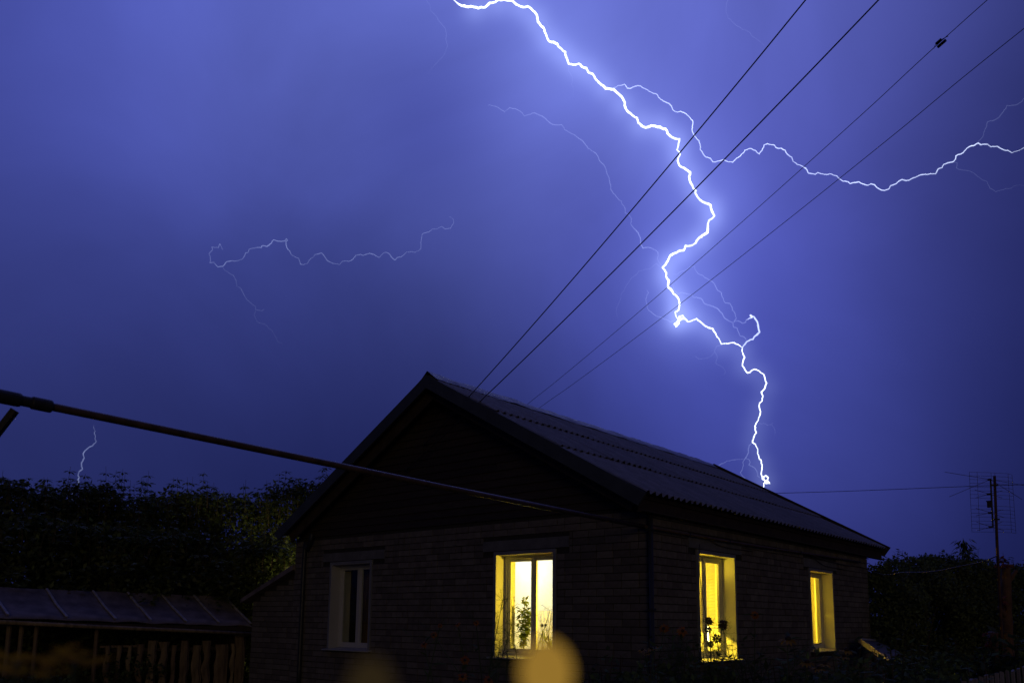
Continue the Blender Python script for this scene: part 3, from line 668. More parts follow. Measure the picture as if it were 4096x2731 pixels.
# cut-back tree and stump by the pole
def trunk(pts, rads, mb=None, seg=10):
    mb = mb or MB(); path = smoothpath(pts, 4); n = len(path)
    rr = []
    for i in range(n):
        t = i/(n-1)*(len(rads)-1); k = min(int(t), len(rads)-2); rr.append((rads[k]*(1-(t-k))+rads[k+1]*(t-k))*R_(.93, 1.07))
    return mb.tube(path, rr, seg)
TD = 10.4
b = at(4034, 2660, TD); gx = Vector((b.x, b.y, -.05))
tr = thing('pruned_tree', gx, 'leafless cut back tree trunk standing beside the antenna pole', 'tree')
mb = trunk([gx, b, at(4026, 2440, TD), at(4024, 2330, TD), at(4023, 2256, TD)], [.10, .075, .065, .06, .05])
build('trunk', mb, 'redbark', tr, smooth=True)
build('limb', trunk([at(4028, 2335, TD), at(4052, 2300, TD), at(4066, 2280, TD)], [.032, .026, .02]), 'redbark', tr)
build('limb', trunk([at(4022, 2465, TD), at(4002, 2440, TD-.1), at(3992, 2425, TD-.1)], [.035, .03, .018]), 'redbark', tr)
build('limb', trunk([at(4022, 2270, TD), at(4040, 2262, TD), at(4054, 2262, TD)], [.03, .022, .016]), 'redbark', tr)
lf = MB()
for cx, cy in ((4012, 2240), (4018, 2228), (4006, 2262), (4022, 2250), (4012, 2390), (4018, 2420), (4008, 2405)):
    for i in range(5): p = at(cx+R_(-8, 8), cy+R_(-12, 12), TD-.1); lf.leaf(p, rdir()-Vector((0, 0, .6)), rdir(), R_(.05, .09), R_(.03, .05))
build('dead_leaves', lf, 'redleaf', tr)
b = at(3974, 2650, TD-.4); gx = Vector((b.x, b.y, -.05)); stp = thing('stump', gx, 'short sawn stump left of the antenna pole with red leaves', 'stump')
build('trunk', trunk([gx, b, at(3972, 2527, TD-.4)], [.085, .062, .055]), 'redbark', stp, smooth=True)
lf = MB()
for i in range(16): lf.leaf(at(3957+R_(-8, 8), 2560+R_(-32, 32), TD-.45), rdir()-Vector((0, 0, .6)), rdir(), R_(.05, .09), R_(.03, .05))
build('dead_leaves', lf, 'redleaf', stp)

# ------------------------------------------------------------------ trees
def box_elder(px, top, depth, rad, label, seed, nsh=150, low=.8, mat='leaf', grp='trees behind the shed'):
    random.seed(seed)
    tp = at(px, top-42, depth); H = tp.z; cx, cy = tp.x, tp.y; root = thing('maple_tree', (cx, cy, 0), label, 'tree', grp)
    st, tw, lf = MB(), MB(), MB(); base = Vector((cx, cy, -.1))
    trunk([base, (cx+R_(-.1, .1), cy, H*.3), (cx+R_(-.2, .2), cy+R_(-.2, .2), H*.62)], [.11, .08, .05], st, 8)
    ctr = Vector((cx, cy, H*.55))
    tips = []
    for i in range(nsh):
        th = R_(0, 6.283); zc = R_(-.9, 1); rr = math.sqrt(max(0, 1-zc*zc*.8))*R_(.45, 1)
        p = Vector((cx+rad*rr*math.cos(th), cy+rad*rr*math.sin(th), H*.52+zc*(H*.5-.35)*R_(.8, .93)))
        if p.z < low*.4: continue
        tips.append(p)
    tips.append(Vector((cx, cy, H-.4)))
    for i in range(10):
        tips.append(Vector((cx+R_(-1, 1)*rad*.85, cy+R_(-.6, .6)*rad, H-R_(.45, .8))))
    for i in range(10):                                                # upright shoots carrying umbrella tiers of leaves
        b_ = Vector((cx+R_(-1, 1)*rad*.95, cy+R_(-.5, .5)*rad, H-R_(.9, 1.2))); e_ = Vector((b_.x+R_(-.08, .08), b_.y+R_(-.08, .08), H-abs(random.gauss(0, .22))))
        tw.tube([b_, e_], [.008, .003], 3, False); zz = 0
        while zz <= 1.001:
            c = b_.lerp(e_, zz); k_ = R_(.8, 1.1)*(1-.15*zz); a_ = R_(0, 6.3)
            for m_ in range(7):
                th = a_+m_*.9+R_(-.15, .15); dd = Vector((math.cos(th), math.sin(th), R_(-.55, -.15))); lf.quadleaf(c+dd*.03, dd, Vector((R_(-.2, .2), R_(-.2, .2), 1)), R_(.14, .2)*k_, R_(.055, .075)*k_)
            zz += .155/(e_-b_).length
    for p in tips:
        hi = p.z > H*.72
        L = R_(.35, .75) if hi else R_(.3, .55)
        out = (p-ctr); out.z = 0; d = Vector((out.x*.12+R_(-.15, .15), out.y*.12+R_(-.15, .15), 1)).normalized() if hi else (out.normalized()*.8+Vector((R_(-.4, .4), R_(-.4, .4), R_(.1, .9)))).normalized()
        q = p+d*L
        if q.z > H-.4: q.z = H-R_(.42, .75)
        if random.random() < .35 or hi: tw.tube([p-d*.3, p, p.lerp(q, .92)], [.010, .006, .002], 3, False)
        k = 0; s = .0; a0 = R_(0, 6.3)
        while s < 1.01:
            c = p.lerp(q, s); sz = R_(.8, 1.15)*(1-.12*s)
            for a in (a0+k*1.57, a0+k*1.57+3.14):
                ax = Vector((math.cos(a), math.sin(a), .25))
                e = c+ax*.10*sz
                for m_ in range(4):
                    b_ = a+(m_-1.5)*.55; dd = Vector((math.cos(b_), math.sin(b_), R_(-.75, -.05)))
                    lf.quadleaf(e, dd, Vector((R_(-.4, .4), R_(-.4, .4), 1)), R_(.11, .16)*sz, R_(.055, .075)*sz)
            s += R_(.13, .19)/L; k += 1
    # inner foliage
    for i in range(2200):
        th = R_(0, 6.283); zc = R_(-1, .8); rr = math.sqrt(max(0, 1-zc*zc))*R_(.0, .95)
        p = Vector((cx+rad*rr*math.cos(th), cy+rad*rr*math.sin(th), max(.15, H*.5+zc*H*.5)))
        for j in range(2): lf.quadleaf(p+rdir()*.08, rdir()-Vector((0, 0, .4)), rdir(), R_(.10, .16), R_(.06, .09))
    build('trunk', st, 'bark', root); tag(build('twigs', tw, 'bark', root), kind='stuff'); build('crown', lf, mat, root)
    return root
LT = [(40, 1888, 17.0, 1.5, 'tall bushy maple at the end of the row, with tiered shoot tips'), (225, 1958, 17.8, 1.4, 'lower bushy maple in the row above the shed'),
      (385, 1912, 18.4, 1.45, 'maple with a clump of upright shoots where the small bolt comes down'), (560, 1985, 19, 1.4, 'lowest maple in the row behind the shed roof'),
      (720, 1945, 19.2, 1.45, 'broad maple in the row behind the shed battens'), (870, 1948, 20, 1.5, 'leafy maple in the row beside the house gable'),
      (1030, 1985, 20.5, 1.45, 'dense maple in the row close to the house eave'), (1205, 1912, 21, 1.3, 'maple whose top shows over the left roof edge')]
for i, a in enumerate(LT): box_elder(*a, seed=100+i)
box_elder(150, 2030, 16.2, 1.3, 'front maple with rounded crown above the shed', 120); box_elder(480, 2080, 17.2, 1.4, 'shorter maple in front of the row above the shed', 121)
box_elder(690, 2100, 18., 1.4, 'shady maple standing right behind the shed ridge', 122)
box_elder(960, 2190, 18.6, 1.1, 'small maple between the shed and the annex', 123, 120); box_elder(1075, 2135, 18.4, .9, 'young maple pressed against the annex roof', 124, 110)

def shrub(px, top, depth, rx, rz, label, seed, nl=11000, ls=(.06, .10), mat='leaf2', shoots=10, grp='shrubs behind the house', name='shrub', clump=70, cr=(.18, .4)):
    random.seed(seed); tp = at(px, top, depth); H = tp.z; cx, cy = tp.x, tp.y; root = thing(name, (cx, cy, 0), label, 'shrub', grp)
    st, lf = MB(), MB()
    for i in range(7):
        a = R_(0, 6.3); trunk([(cx+.1*math.cos(a), cy+.1*math.sin(a), -.05), (cx+rx*.35*math.cos(a), cy+rx*.35*math.sin(a), H*.4), (cx+rx*.7*math.cos(a), cy+rx*.7*math.sin(a), H*R_(.65, .85))], [.03, .02, .008], st, 6)
    cl = []
    for i in range(clump):
        th = R_(0, 6.283); zc = R_(-.6, 1); rr = math.sqrt(max(0, 1-zc*zc))*R_(.6, 1)
        cl.append((Vector((cx+rx*rr*math.cos(th), cy+rx*rr*math.sin(th), H*.5+zc*(H*.5-.12))), R_(*cr)))
    for i in range(nl):
        c, r = random.choice(cl); p = c+rdir()*r*R_(.3, 1)**.5*Vector((1, 1, .7)).length/1.4
        if p.z < .05: continue
        if p.z > H: p.z = H-R_(0, .15)
        d = rdir()+Vector((0, 0, -.25)); lf.quadleaf(p, d, Vector((R_(-1, 1), R_(-1, 1), R_(-.2, 1))), R_(*ls), R_(.45, .6)*ls[1])
    for i in range(shoots):
        p = Vector((cx+R_(-.8, .8)*rx, cy+R_(-.5, .5)*rx, H-R_(.15, .3))); L = R_(.2, .45)
        st.tube([p, p+Vector((R_(-.06, .06), R_(-.06, .06), L))], [.006, .003], 4, False)
        for j in range(10):
            q = p+Vector((0, 0, L*j/9)); lf.quadleaf(q, Vector((R_(-1, 1), R_(-1, 1), R_(-.2, .5))), Vector((R_(-.4, .4), R_(-.4, .4), 1)), ls[1]*1.2, ls[1]*.5)
    build('stems', st, 'bark', root); build('crown', lf, mat, root); return root
shrub(3500, 2262, 17.5, 1.0, 1, 'dense shrub touching the far corner of the house', 201)
shrub(3620, 2232, 18.5, 1.15, 1, 'round topped shrub behind the sagging cable', 202); shrub(3745, 2222, 19.2, 1.15, 1, 'tallest dense shrub of the hedge behind the cable', 203)
sh = shrub(3865, 2235, 19.6, 1.1, 1, 'shrub with one tall leafy sapling above its top', 204)
shrub(3985, 2262, 20, 1.15, 1, 'shrub behind the antenna pole', 205); shrub(4110, 2262, 20.4, 1.2, 1, 'shrub at the end of the hedge past the antenna', 206)
random.seed(31); root = at(3870, 2260, 18.8); sp = thing('sapling', (root.x, root.y, 0), 'tall slim sapling with drooping leaves rising above the hedge', 'tree')
st, lf = MB(), MB(); tp = at(3852, 2152, 18.8); st.tube([(root.x, root.y, -.05), root, tp], [.03, .02, .006], 6)
for i in range(150):
    q = root.lerp(tp, R_(-.3, 1)); a = R_(0, 6.3); off = Vector((math.cos(a), math.sin(a), 0))*R_(.02, .3)*(1.1-(q.z-root.z)/(tp.z-root.z)*.6)
    lf.quadleaf(q+off, Vector((off.x, off.y, -R_(.05, .25))), Vector((R_(-.3, .3), R_(-.3, .3), 1)), R_(.12, .18), R_(.05, .07))
build('trunk', st, 'bark', sp); build('crown', lf, 'leaf2', sp)

# ------------------------------------------------------------------ shed
random.seed(5)
E1 = at(1005, 2498, 17.0); DY = Vector((0, -1, 0)); DX = Vector((1, 0, 0)); LEN = 5.6
shed = thing('wood_shed', (E1.x-.6, E1.y-2.5, 0), 'low shed with felt roof held down by pale battens and slab walls', 'shed')
zr_ = at(895, 2387, 17.7).z
def sh_z(t): return E1.z+.13*min(1, t/4.63)                           # eave height rises to the left end
def sp_(t, a, c=0):                                                    # t along the eave to the left, a 0 eave..1 ridge
    z0, z1 = sh_z(t), zr_+.05*t/4.63; sag = -.02*math.sin(math.pi*a)
    return Vector((E1.x-1.08*a, E1.y-t, z0+(z1-z0)*a+sag+c))
bt = [0.0, .72, 1.42, 2.12, 2.78, 3.62, 4.55, 5.4]
for i in range(len(bt)-1):
    mb = MB(); nu, nv = 10, 10
    for side in (0, 1):
        for u in range(nu+1):
            for v in range(nv+1):
                t = bt[i]+(bt[i+1]-bt[i])*u/nu; a = v/nv; p = sp_(t, a)
                wv = noise.noise(Vector((t*2.2, a*2.4, 3)))*.022+noise.noise(Vector((t*5+a*4, a*3, 9)))*.008+.012*math.sin(math.pi*u/nu)
                if v == 0: p.z -= .03; p.x += .03+noise.noise(Vector((t*3, 0, 0)))*.02
                p.z += wv-(.012 if side else 0); mb.v.append(tuple(p))
    no = (nu+1)*(nv+1)
    for u in range(nu):
        for v in range(nv):
            a = u*(nv+1)+v; f = (a, a+nv+1, a+nv+2, a+1); mb.f += [f, tuple(q+no for q in f[::-1])]
    for u in range(nu): a = u*(nv+1); mb.f.append((a, a+no, a+nv+1+no, a+nv+1))
    build('felt_panel', mb, 'felt', shed, smooth=True)
for t in bt[:-1]:
    for a0, a1, dc in ((.0, .50, .03), (.49, .99, .024)):
        p, q = sp_(t+.005, a0, dc), sp_(t+R_(-.015, .015), a1, dc); build('batten', MB().beam(p, q, .038, .022), 'batten', shed)
back = MB().add([sp_(0, 1), sp_(LEN, 1), (E1.x-2.1, E1.y-LEN, zr_-.4), (E1.x-2.1, E1.y, zr_-.4)], [(0, 1, 2, 3)])
back.v += [(x, y, z-.03) for x, y, z in back.v]; back.f.append((7, 6, 5, 4)); build('rear_roof', back, 'felt', shed)
build('eave_board', MB().beam(sp_(0, 0, -.085)+DX*.01, sp_(LEN, 0, -.085)+DX*.01, .02, .08), 'darkwood', shed)
build('back_wall', MB().box((E1.x-2.1, E1.y-LEN, -.1), (E1.x-2.05, E1.y, zr_-.42)), 'darkwood', shed)
build('end_wall', MB().box((E1.x-2.05, E1.y-.06, -.1), (E1.x-.12, E1.y-.03, E1.z-.05)), 'darkwood', shed)
WXS = E1.x-.10
def shed_t(px): r = ray(px, 2600); s = (WXS-CP.x)/r.x; return E1.y-(CP.y+r.y*s)
def slab_board(px0, px1, ztop, wav):
    t0, t1 = shed_t(px0), shed_t(px1); mb = MB(); nn = 12; z0 = -.05; s1, s2 = R_(0, 9), R_(0, 9); th = R_(.018, .03)
    for i in range(nn+1):
        z = z0+(ztop-z0)*i/nn
        l = t0+noise.noise(Vector((z*4, s1, 0)))*wav; r = t1+noise.noise(Vector((z*4, s2, 5)))*wav; md = (l+r)/2
        for t, d in ((l, 0), (md+(r-l)*.18, th*1.5), (md-(r-l)*.18, th*1.5), (r, 0), (r, -.02), (l, -.02)): mb.v.append((WXS+d, E1.y-t, z))
    for i in range(nn):
        for j in range(6): a, b = i*6+j, i*6+(j+1) % 6; mb.f.append((a, b, b+6, a+6))
    mb.f += [tuple(range(6))[::-1], tuple(nn*6+j for j in range(6))]; return mb
for px0, px1, py in ((978, 942, 2500), (938, 924, 2572), (912, 862, 2575), (842, 815, 2560), (806, 773, 2578), (756, 724, 2560), (708, 688, 2578), (672, 640, 2565), (625, 592, 2560), (577, 548, 2574), (528, 512, 2580), (487, 468, 2580), (442, 420, 2580)):
    build('slab_board', slab_board(px0, px1, on_x(px0, py, WXS).z, .055), 'slab', shed)
for px in (383, 140, 80, 30):
    t = shed_t(px); build('post', MB().tube([(WXS-.02, E1.y-t, -.1), (WXS-.02, E1.y-t, sh_z(t)-.08)], R_(.03, .045), 8), 'slab', shed)
build('rail', MB().beam((WXS-.05, E1.y-shed_t(420), .95), (WXS-.05, E1.y-.05, .95), .03, .06), 'darkwood', shed)
build('rail', MB().beam(on_x(400, 2585, WXS-.03), on_x(560, 2582, WXS-.03), .03, .04), 'slab', shed)
a, b = on_x(-60, 2483, E1.x+.12), on_x(1003, 2533, E1.x+.12)
pp = build('water_pipe', MB().tube([a, a.lerp(b, .35)+Vector((0, 0, -.008)), a.lerp(b, .7), b], .036, 12), 'slab', smooth=True)
tag(pp, 'long pale pipe slung along the front of the shed under its eave', 'pipe')

# ------------------------------------------------------------------ garden plants in front of the house
def flower_head(t, c, r, kind, face, npet=12, disc=.3):
    f = Vector(face).normalized(); a = f.orthogonal().normalized(); b = f.cross(a); pe = MB()
    for i in range(npet):
        th = 6.283*i/npet+R_(-.1, .1); d = (a*math.cos(th)+b*math.sin(th))*1+f*R_(-.45, .05); pe.leaf(c+(a*math.cos(th)+b*math.sin(th))*r*.2, d, f, r*R_(.8, 1.05), r*.42, .15, .12)
    build('petals', pe, kind, t); build('flower_centre', MB().ball(c+f*r*.1, r*disc, 10, 6), 'seed', t)
def stem_to(st, head, base, lean=.15, r=.005):
    b, h = Vector(base), Vector(head); mid = b.lerp(h, .55)+Vector((R_(-lean, lean), R_(-lean, lean), .05)); path = smoothpath([b, mid, h], 6); st.tube(path, [r*(1.2-.6*i/len(path)) for i in range(len(path))], 6); return path
def plant(name, label, cat, heads, depth, kind='petal', r=.045, feathery=0, leaves=10, lsz=(.08, .14), base_dx=0, grp=None, seed=1, spread=.12, face=None, disc=.3):
    random.seed(seed); h0 = at(heads[0][0]+base_dx, heads[0][1], depth); root = Vector((h0.x, h0.y, 0)); t = thing(name, root, label, cat, grp); st, lf = MB(), MB(); paths = []
    for px, py, *rr in heads:
        h = at(px, py, depth+R_(-.15, .15)); bs = root+Vector((R_(-spread, spread), R_(-spread, spread), -.03)); paths.append(stem_to(st, h, bs))
        rad = rr[0] if rr else r
        if rad > 0: flower_head(t, h, rad, kind, face or (-fw+Vector((R_(-.5, .5), R_(-.5, .5), R_(.2, .9)))), disc=disc)
    for i in range(leaves):
        p = random.choice(random.choice(paths)[3:]); d = Vector((R_(-1, 1), R_(-1, 1), R_(-.1, .7))); lf.leaf(p, d, Vector((0, 0, 1)), R_(*lsz), R_(.25, .4)*lsz[1])
    for i in range(feathery):                                          # thread-like divided leaves
        p = random.choice(random.choice(paths)[2:]); d = Vector((R_(-1, 1), R_(-1, 1), R_(-.1, .9))).normalized(); L = R_(.1, .22)
        st.tube([p, p+d*L], [.0018, .0009], 3, False)
        for j in range(7):
            q = p+d*L*(.2+.11*j); e = (d+rdir()*.9).normalized(); lf.quadleaf(q, e, rdir(), R_(.03, .06), .004)
    build('stem', st, 'stem', t)
    if lf.f: build('leaves', lf, 'leaf3', t)
    return t
plant('cosmos_plant', 'feathery dark plant with round seed heads in front of the blind window', 'plant',
      [(2836, 2482, .055), (2892, 2492, .06), (2890, 2505, .05), (2834, 2515, .05), (2868, 2552, .06), (2842, 2572, .05), (2800, 2495, 0), (2930, 2600, .0), (2780, 2560, 0), (2900, 2610, 0), (2820, 2600, 0)], 9.2, 'seed', .055, feathery=330, leaves=12, seed=41, spread=.4)
plant('cosmos_plant', 'feathery plant whose thin stems cross the left jamb of the front window', 'plant',
      [(2010, 2400, 0), (2045, 2500, 0), (1985, 2480, 0), (2000, 2560, 0), (2030, 2450, 0), (1965, 2590, 0), (2060, 2580, 0)], 9.0, 'seed', .03, feathery=260, leaves=4, seed=42, spread=.25)
plant('cosmos_plant', 'thin stemmed plant with two small dark buds before the fixed pane', 'plant', [(2168, 2500, .022), (2182, 2498, .02), (2200, 2440, 0), (2205, 2450, 0)], 9.4, 'seed', .02, feathery=25, leaves=3, seed=43)
plant('zinnia_plant', 'dim flower pair on tall stems beside the house corner', 'plant', [(2655, 2512, .055), (2730, 2522, .06)], 8.6, 'orange', .055, feathery=60, leaves=20, seed=44, spread=.3)
plant('yarrow_plant', 'yellow flat topped flower cluster on a forked stem near the corner downpipe', 'plant', [(2570, 2598, .04), (2588, 2612, .035), (2605, 2592, .04), (2620, 2588, .03), (2580, 2606, .03)], 6.4, 'petal', .04, leaves=24, seed=45, face=(0, -.3, 1))
plant('coneflower_plant', 'drooping yellow coneflower on a long leaning stem between the side windows', 'plant', [(3152, 2556, .075)], 6.0, 'petal', .075, leaves=10, base_dx=-140, seed=46, face=(.15, -.2, 1))
plant('coneflower_plant', 'yellow coneflower low under the narrow window', 'plant', [(3228, 2648, .06), (3275, 2672, .055), (3300, 2655, .05)], 6.0, 'petal', .06, leaves=26, seed=47, face=(.1, -.15, 1))
plant('zinnia_plant', 'single small reddish bloom against the dark side wall', 'plant', [(3020, 2458, .045)], 8.0, 'orange', .045, leaves=12, seed=48)
plant('coneflower_plant', 'yellow coneflower by the far corner of the house', 'plant', [(3385, 2600, .06), (3375, 2625, .055)], 6.6, 'petal', .06, leaves=16, seed=49, face=(.2, -.1, 1))
plant('marigold_plant', 'small orange blooms on thin stems left of the front window sill', 'plant', [(1860, 2638, .04), (1735, 2538, .03), (1695, 2575, .03), (1850, 2705, .04), (1760, 2500, .02)], 6.5, 'orange', .04, feathery=60, leaves=14, seed=50, spread=.4)
plant('marigold_plant', 'small orange blooms on thin stems under the front window sill', 'plant', [(1955, 2718, .045), (1905, 2490, .025), (1830, 2495, .025)], 6.8, 'orange', .04, feathery=40, leaves=10, seed=51, spread=.3)
random.seed(52); c = at(190, 2660, .85); t = thing('coneflower_plant', (c.x, c.y, 0), 'big blurred yellow petals close up over the shed wall', 'plant'); pe, st = MB(), MB()
for i in range(26):
    p = at(R_(-20, 330), 2600+abs(random.gauss(0, 1))*45, .85+R_(-.05, .05)); pe.leaf(p, rt*R_(.5, 1)*random.choice((1, 1, -1))+Vector((R_(-.2, .2), R_(-.2, .2), R_(-.25, .3))), -fw+Vector((0, 0, R_(0, .8))), R_(.02, .04), R_(.005, .009))
build('petals', pe, 'petal', t)
for px in (60, 190, 290): st.tube([(c.x, c.y, -.03), at(px, 2720, .85), at(px+8, 2650, .85)], [.004, .003, .002], 6)
build('stem', st, 'stem', t)

plant('cosmos_plant', 'loose feathery growth between the house corner and the blind window', 'plant', [(2690, 2560, 0), (2720, 2590, 0), (2745, 2570, 0), (2765, 2610, 0), (2700, 2630, 0)], 8.2, feathery=200, leaves=40, seed=61, spread=.35)
plant('cosmos_plant', 'loose feathery growth right of the blind window sill', 'plant', [(2990, 2630, 0), (3040, 2620, 0), (3080, 2650, 0), (2960, 2650, 0)], 8.4, feathery=160, leaves=40, seed=62, spread=.35)
plant('cosmos_plant', 'loose leafy stems under the narrow window', 'plant', [(3180, 2625, 0), (3210, 2610, 0), (3340, 2620, 0), (3130, 2650, 0)], 7.8, feathery=120, leaves=50, seed=63, spread=.4)
GL = 'leafy bushes along the bottom of the garden'
def bush(px, top, depth, rx, label, seed, nl=1500, ls=(.05, .09), mat='leaf3', **k): return shrub(px, top, depth, rx, 1, label, seed, nl, ls, mat, 5, GL, 'garden_bush', 26, (.1, .22))
bush(2960, 2668, 8.8, .34, 'small bush with bright yellow green leaves under the blind window', 301, 900)
bush(2680, 2640, 8.0, .45, 'dark bush at the foot of the corner downpipe', 302, 1100)
bush(2820, 2640, 8.4, .4, 'dark leafy bush under the blind window sill', 303, 1000)
bush(3230, 2678, 7.6, .42, 'bush with rounded leaves below the narrow window', 304); bush(3380, 2640, 8.4, .5, 'bush with rounded leaves at the far house corner', 305)
bush(3520, 2628, 8.8, .5, 'bush growing over the foot of the tilted lid', 306); bush(3660, 2610, 9.4, .55, 'bluish leafy bush beyond the tilted lid', 307)
bush(3800, 2600, 9.8, .55, 'leafy bush left of the sawn stump', 308); bush(3920, 2590, 9.8, .45, 'bright green bush at the foot of the stump', 309)
bush(4075, 2580, 9.4, .4, 'large leaved green bush right of the cut back tree', 310, 900, (.09, .15))
bush(3600, 2690, 7.0, .5, 'low bush in front of the hedge plants', 311); bush(3400, 2700, 6.6, .45, 'low bush in front of the coneflowers', 312); bush(3780, 2690, 7.4, .45, 'low bush beside the picket fence', 313)
bush(540, 2600, 15.6, .55, 'leafy vine climbing the slab boards of the shed', 314, 1700); bush(430, 2660, 15.0, .5, 'leafy vine at the foot of the shed post', 315, 1200)
bush(120, 2690, 13.0, .6, 'dark leafy bush before the open end of the shed', 316, 1200)
bush(2420, 2690, 8.2, .5, 'dark bush below the wall beside the front window', 317); bush(2540, 2680, 7.6, .4, 'dark bush under the yellow flower cluster', 318)

# tilted lid leaning by the far corner
p = [at(3440, 2556, 15.2), at(3500, 2560, 16.4), at(3600, 2606, 15.0), at(3556, 2640, 13.8)]
nn = (p[1]-p[0]).cross(p[3]-p[0]).normalized(); nn = nn if nn.z > 0 else -nn
lid = thing('cellar_lid', (p[3].x, p[3].y, 0), 'tilted grey cellar lid with a pale front edge beside the far house corner', 'lid')
build('panel', MB().prism([q-nn*.03 for q in p], nn*.03), 'lid', lid)
build('edge_board', MB().beam(p[0]-nn*.02, p[3]-nn*.02, .03, .085, tuple(nn)), 'lidedge', lid); build('edge_board', MB().beam(p[1]-nn*.012, p[0]-nn*.012, .03, .06, tuple(nn)), 'lidedge', lid)
mb = MB()
for q in p: mb.tube([(q.x, q.y, -.1), q-nn*.03], .03, 6)
build('support', mb, 'darkwood', lid)

# picket fence
random.seed(9)
fn = thing('picket_fence', at(3980, 2700, 8) * 1, 'low fence of uneven weathered boards at the garden edge', 'fence'); fn.location.z = 0; WLOC[fn.name] = fn.location.copy()
fx = [(3862, 2722), (3890, 2716), (3908, 2713), (3930, 2706), (3950, 2698), (3972, 2700), (3992, 2690), (4012, 2686), (4034, 2682), (4056, 2680), (4078, 2672), (4100, 2664), (4124, 2660)]
for i, (px, py) in enumerate(fx):
    d = 6.6+2.2*(px-3862)/260; c = at(px, py, d); w = R_(.03, .045); dirv = (at(4124, 2660, 8.8)-at(3862, 2722, 6.6)); dirv.z = 0; dirv.normalize(); nv = Vector((-dirv.y, dirv.x, 0)); h = R_(-.01, .01)
    a, b = c-dirv*w, c+dirv*w
    build('picket', MB().prism([(a.x, a.y, -.1), (b.x, b.y, -.1), (b.x, b.y, c.z+h), (a.x, a.y, c.z-h)], nv*.022), 'picket', fn)
for zz in (.35, .8):
    a, b = at(3862, 2722, 6.6), at(4124, 2660, 8.8); build('rail', MB().beam((a.x+nv.x*.04, a.y+nv.y*.04, zz), (b.x+nv.x*.04, b.y+nv.y*.04, zz), .03, .05), 'picket', fn)

# blurred amber flowers close to the lens: light put in as emission, stakes added
def glowing_flower(px, py, d, r, col, s, label):
    c = at(px, py, d); t = thing('glowing_flower', (c.x, c.y, 0), label, 'lamp')
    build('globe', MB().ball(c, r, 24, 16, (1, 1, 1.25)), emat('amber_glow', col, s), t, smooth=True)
    build('added_stake', MB().tube([(c.x, c.y, -.05), (c.x, c.y, c.z-r*1.2)], r*.18, 8), 'steel', t)
glowing_flower(2185, 2688, .31, .0100, (1, .56, .085), .29, 'blurred amber flower given its own glow, close up before the lit front window')
glowing_flower(1482, 2745, .28, .0078, (1, .66, .28), .022, 'faint blurred amber flower given its own glow, close up below the dark window')

# ------------------------------------------------------------------ lightning
random.seed(21)
BD = 900.
def bpts(raw, ox, oy, sc): return [(ox+x/sc, oy+y/sc) for x, y in raw]
def bolt_mesh(pts, w0, w1, d=BD, jag=.10, wob=14, seg=5, sub=2):
    """a jagged channel: photo path plus fine kinks and wandering depth"""
    P = [Vector((x, y)) for x, y in pts]
    for s in range(sub):
        Q = []
        for a, b in zip(P, P[1:]):
            l = (b-a); m_ = (a+b)/2+Vector((-l.y, l.x))*R_(-jag, jag)+l*R_(-.1, .1); Q += [a, m_]
        P = Q+[P[-1]]
    n = len(P); ph = R_(0, 50)
    pts3 = [at(p.x, p.y, d+wob*noise.noise(Vector((i*.11, ph, 0)))) for i, p in enumerate(P)]
    rr = [max(.25, min(1, i/(n*.04+1)+.3, (n-1-i)/(n*.10+1)+.25))*(w0+(w1-w0)*i/(n-1))*(1+.38*noise.noise(Vector((i*.09, ph, 7))))*R_(.85, 1.15)*.5*d/F for i in range(n)]
    return MB().tube(pts3, rr, seg)
HOT = emat('lightning_core', (.80, .90, 1), 2.6, .4); MED = emat('lightning_branch', (.66, .76, 1), .55, .45, .02, True); DIM = emat('lightning_streamer', (.52, .62, 1), .11, .6, .02, True); FNT = emat('lightning_faint', (.50, .60, 1), .055, .6, .015, True)
Z1, Z2, Z3, Z4, Z5b, Z6, Z7, Z8 = (1700, 0, 2.34), (2300, 300, 2.34), (2400, 900, 2.614), (2800, 1300, 2.24), (3100, 300, 2.361), (1900, 380, 1.802), (800, 850, 2.24), (0, 1500, 2.851)
m0 = [(180, -60), (270, 0), (320, 45), (345, 58), (430, 62), (500, 80), (560, 72), (605, 30), (660, 20), (690, 0), (740, -2), (800, 5), (850, 40), (900, 65), (960, 62), (1000, 92), (1045, 140), (1057, 205), (1085, 245), (1115, 270), (1135, 330), (1165, 390), (1200, 395), (1240, 415), (1250, 440), (1290, 475), (1315, 490), (1322, 540), (1345, 600), (1380, 607), (1440, 598), (1470, 630), (1510, 640), (1535, 685), (1570, 695), (1590, 730), (1640, 785), (1690, 830), (1760, 838), (1800, 870), (1855, 930), (1870, 975), (1880, 1020), (1940, 1080), (1985, 1105), (1995, 1150), (2065, 1195), (2115, 1178), (2200, 1190), (2255, 1210), (2270, 1250), (2330, 1293)]
m1 = [(978, 600), (968, 650), (955, 700), (985, 745), (960, 805), (985, 855), (1030, 880), (1077, 910), (1068, 955), (1085, 1015), (1130, 1085), (1125, 1105), (1190, 1185), (1270, 1220), (1280, 1270), (1305, 1318), (1255, 1360), (1240, 1475), (1180, 1515)]
m2 = [(1050, 125), (1000, 190), (930, 220), (895, 215), (875, 265), (820, 275), (735, 320), (700, 390), (655, 445), (695, 500), (690, 540), (720, 580), (712, 650), (770, 720), (825, 780), (830, 840), (820, 890), (785, 910), (790, 940), (820, 985)]
m3 = [(820, 985), (830, 955), (865, 945), (880, 970), (850, 985), (825, 1000), (820, 1030), (797, 1060), (780, 1035), (815, 1005), (835, 980), (890, 980), (915, 1010), (960, 1000), (1010, 978), (1050, 1010), (1100, 1055), (1180, 1085), (1210, 1135), (1245, 1190), (1270, 1243), (1335, 1240), (1400, 1230), (1450, 1252), (1490, 1280)]
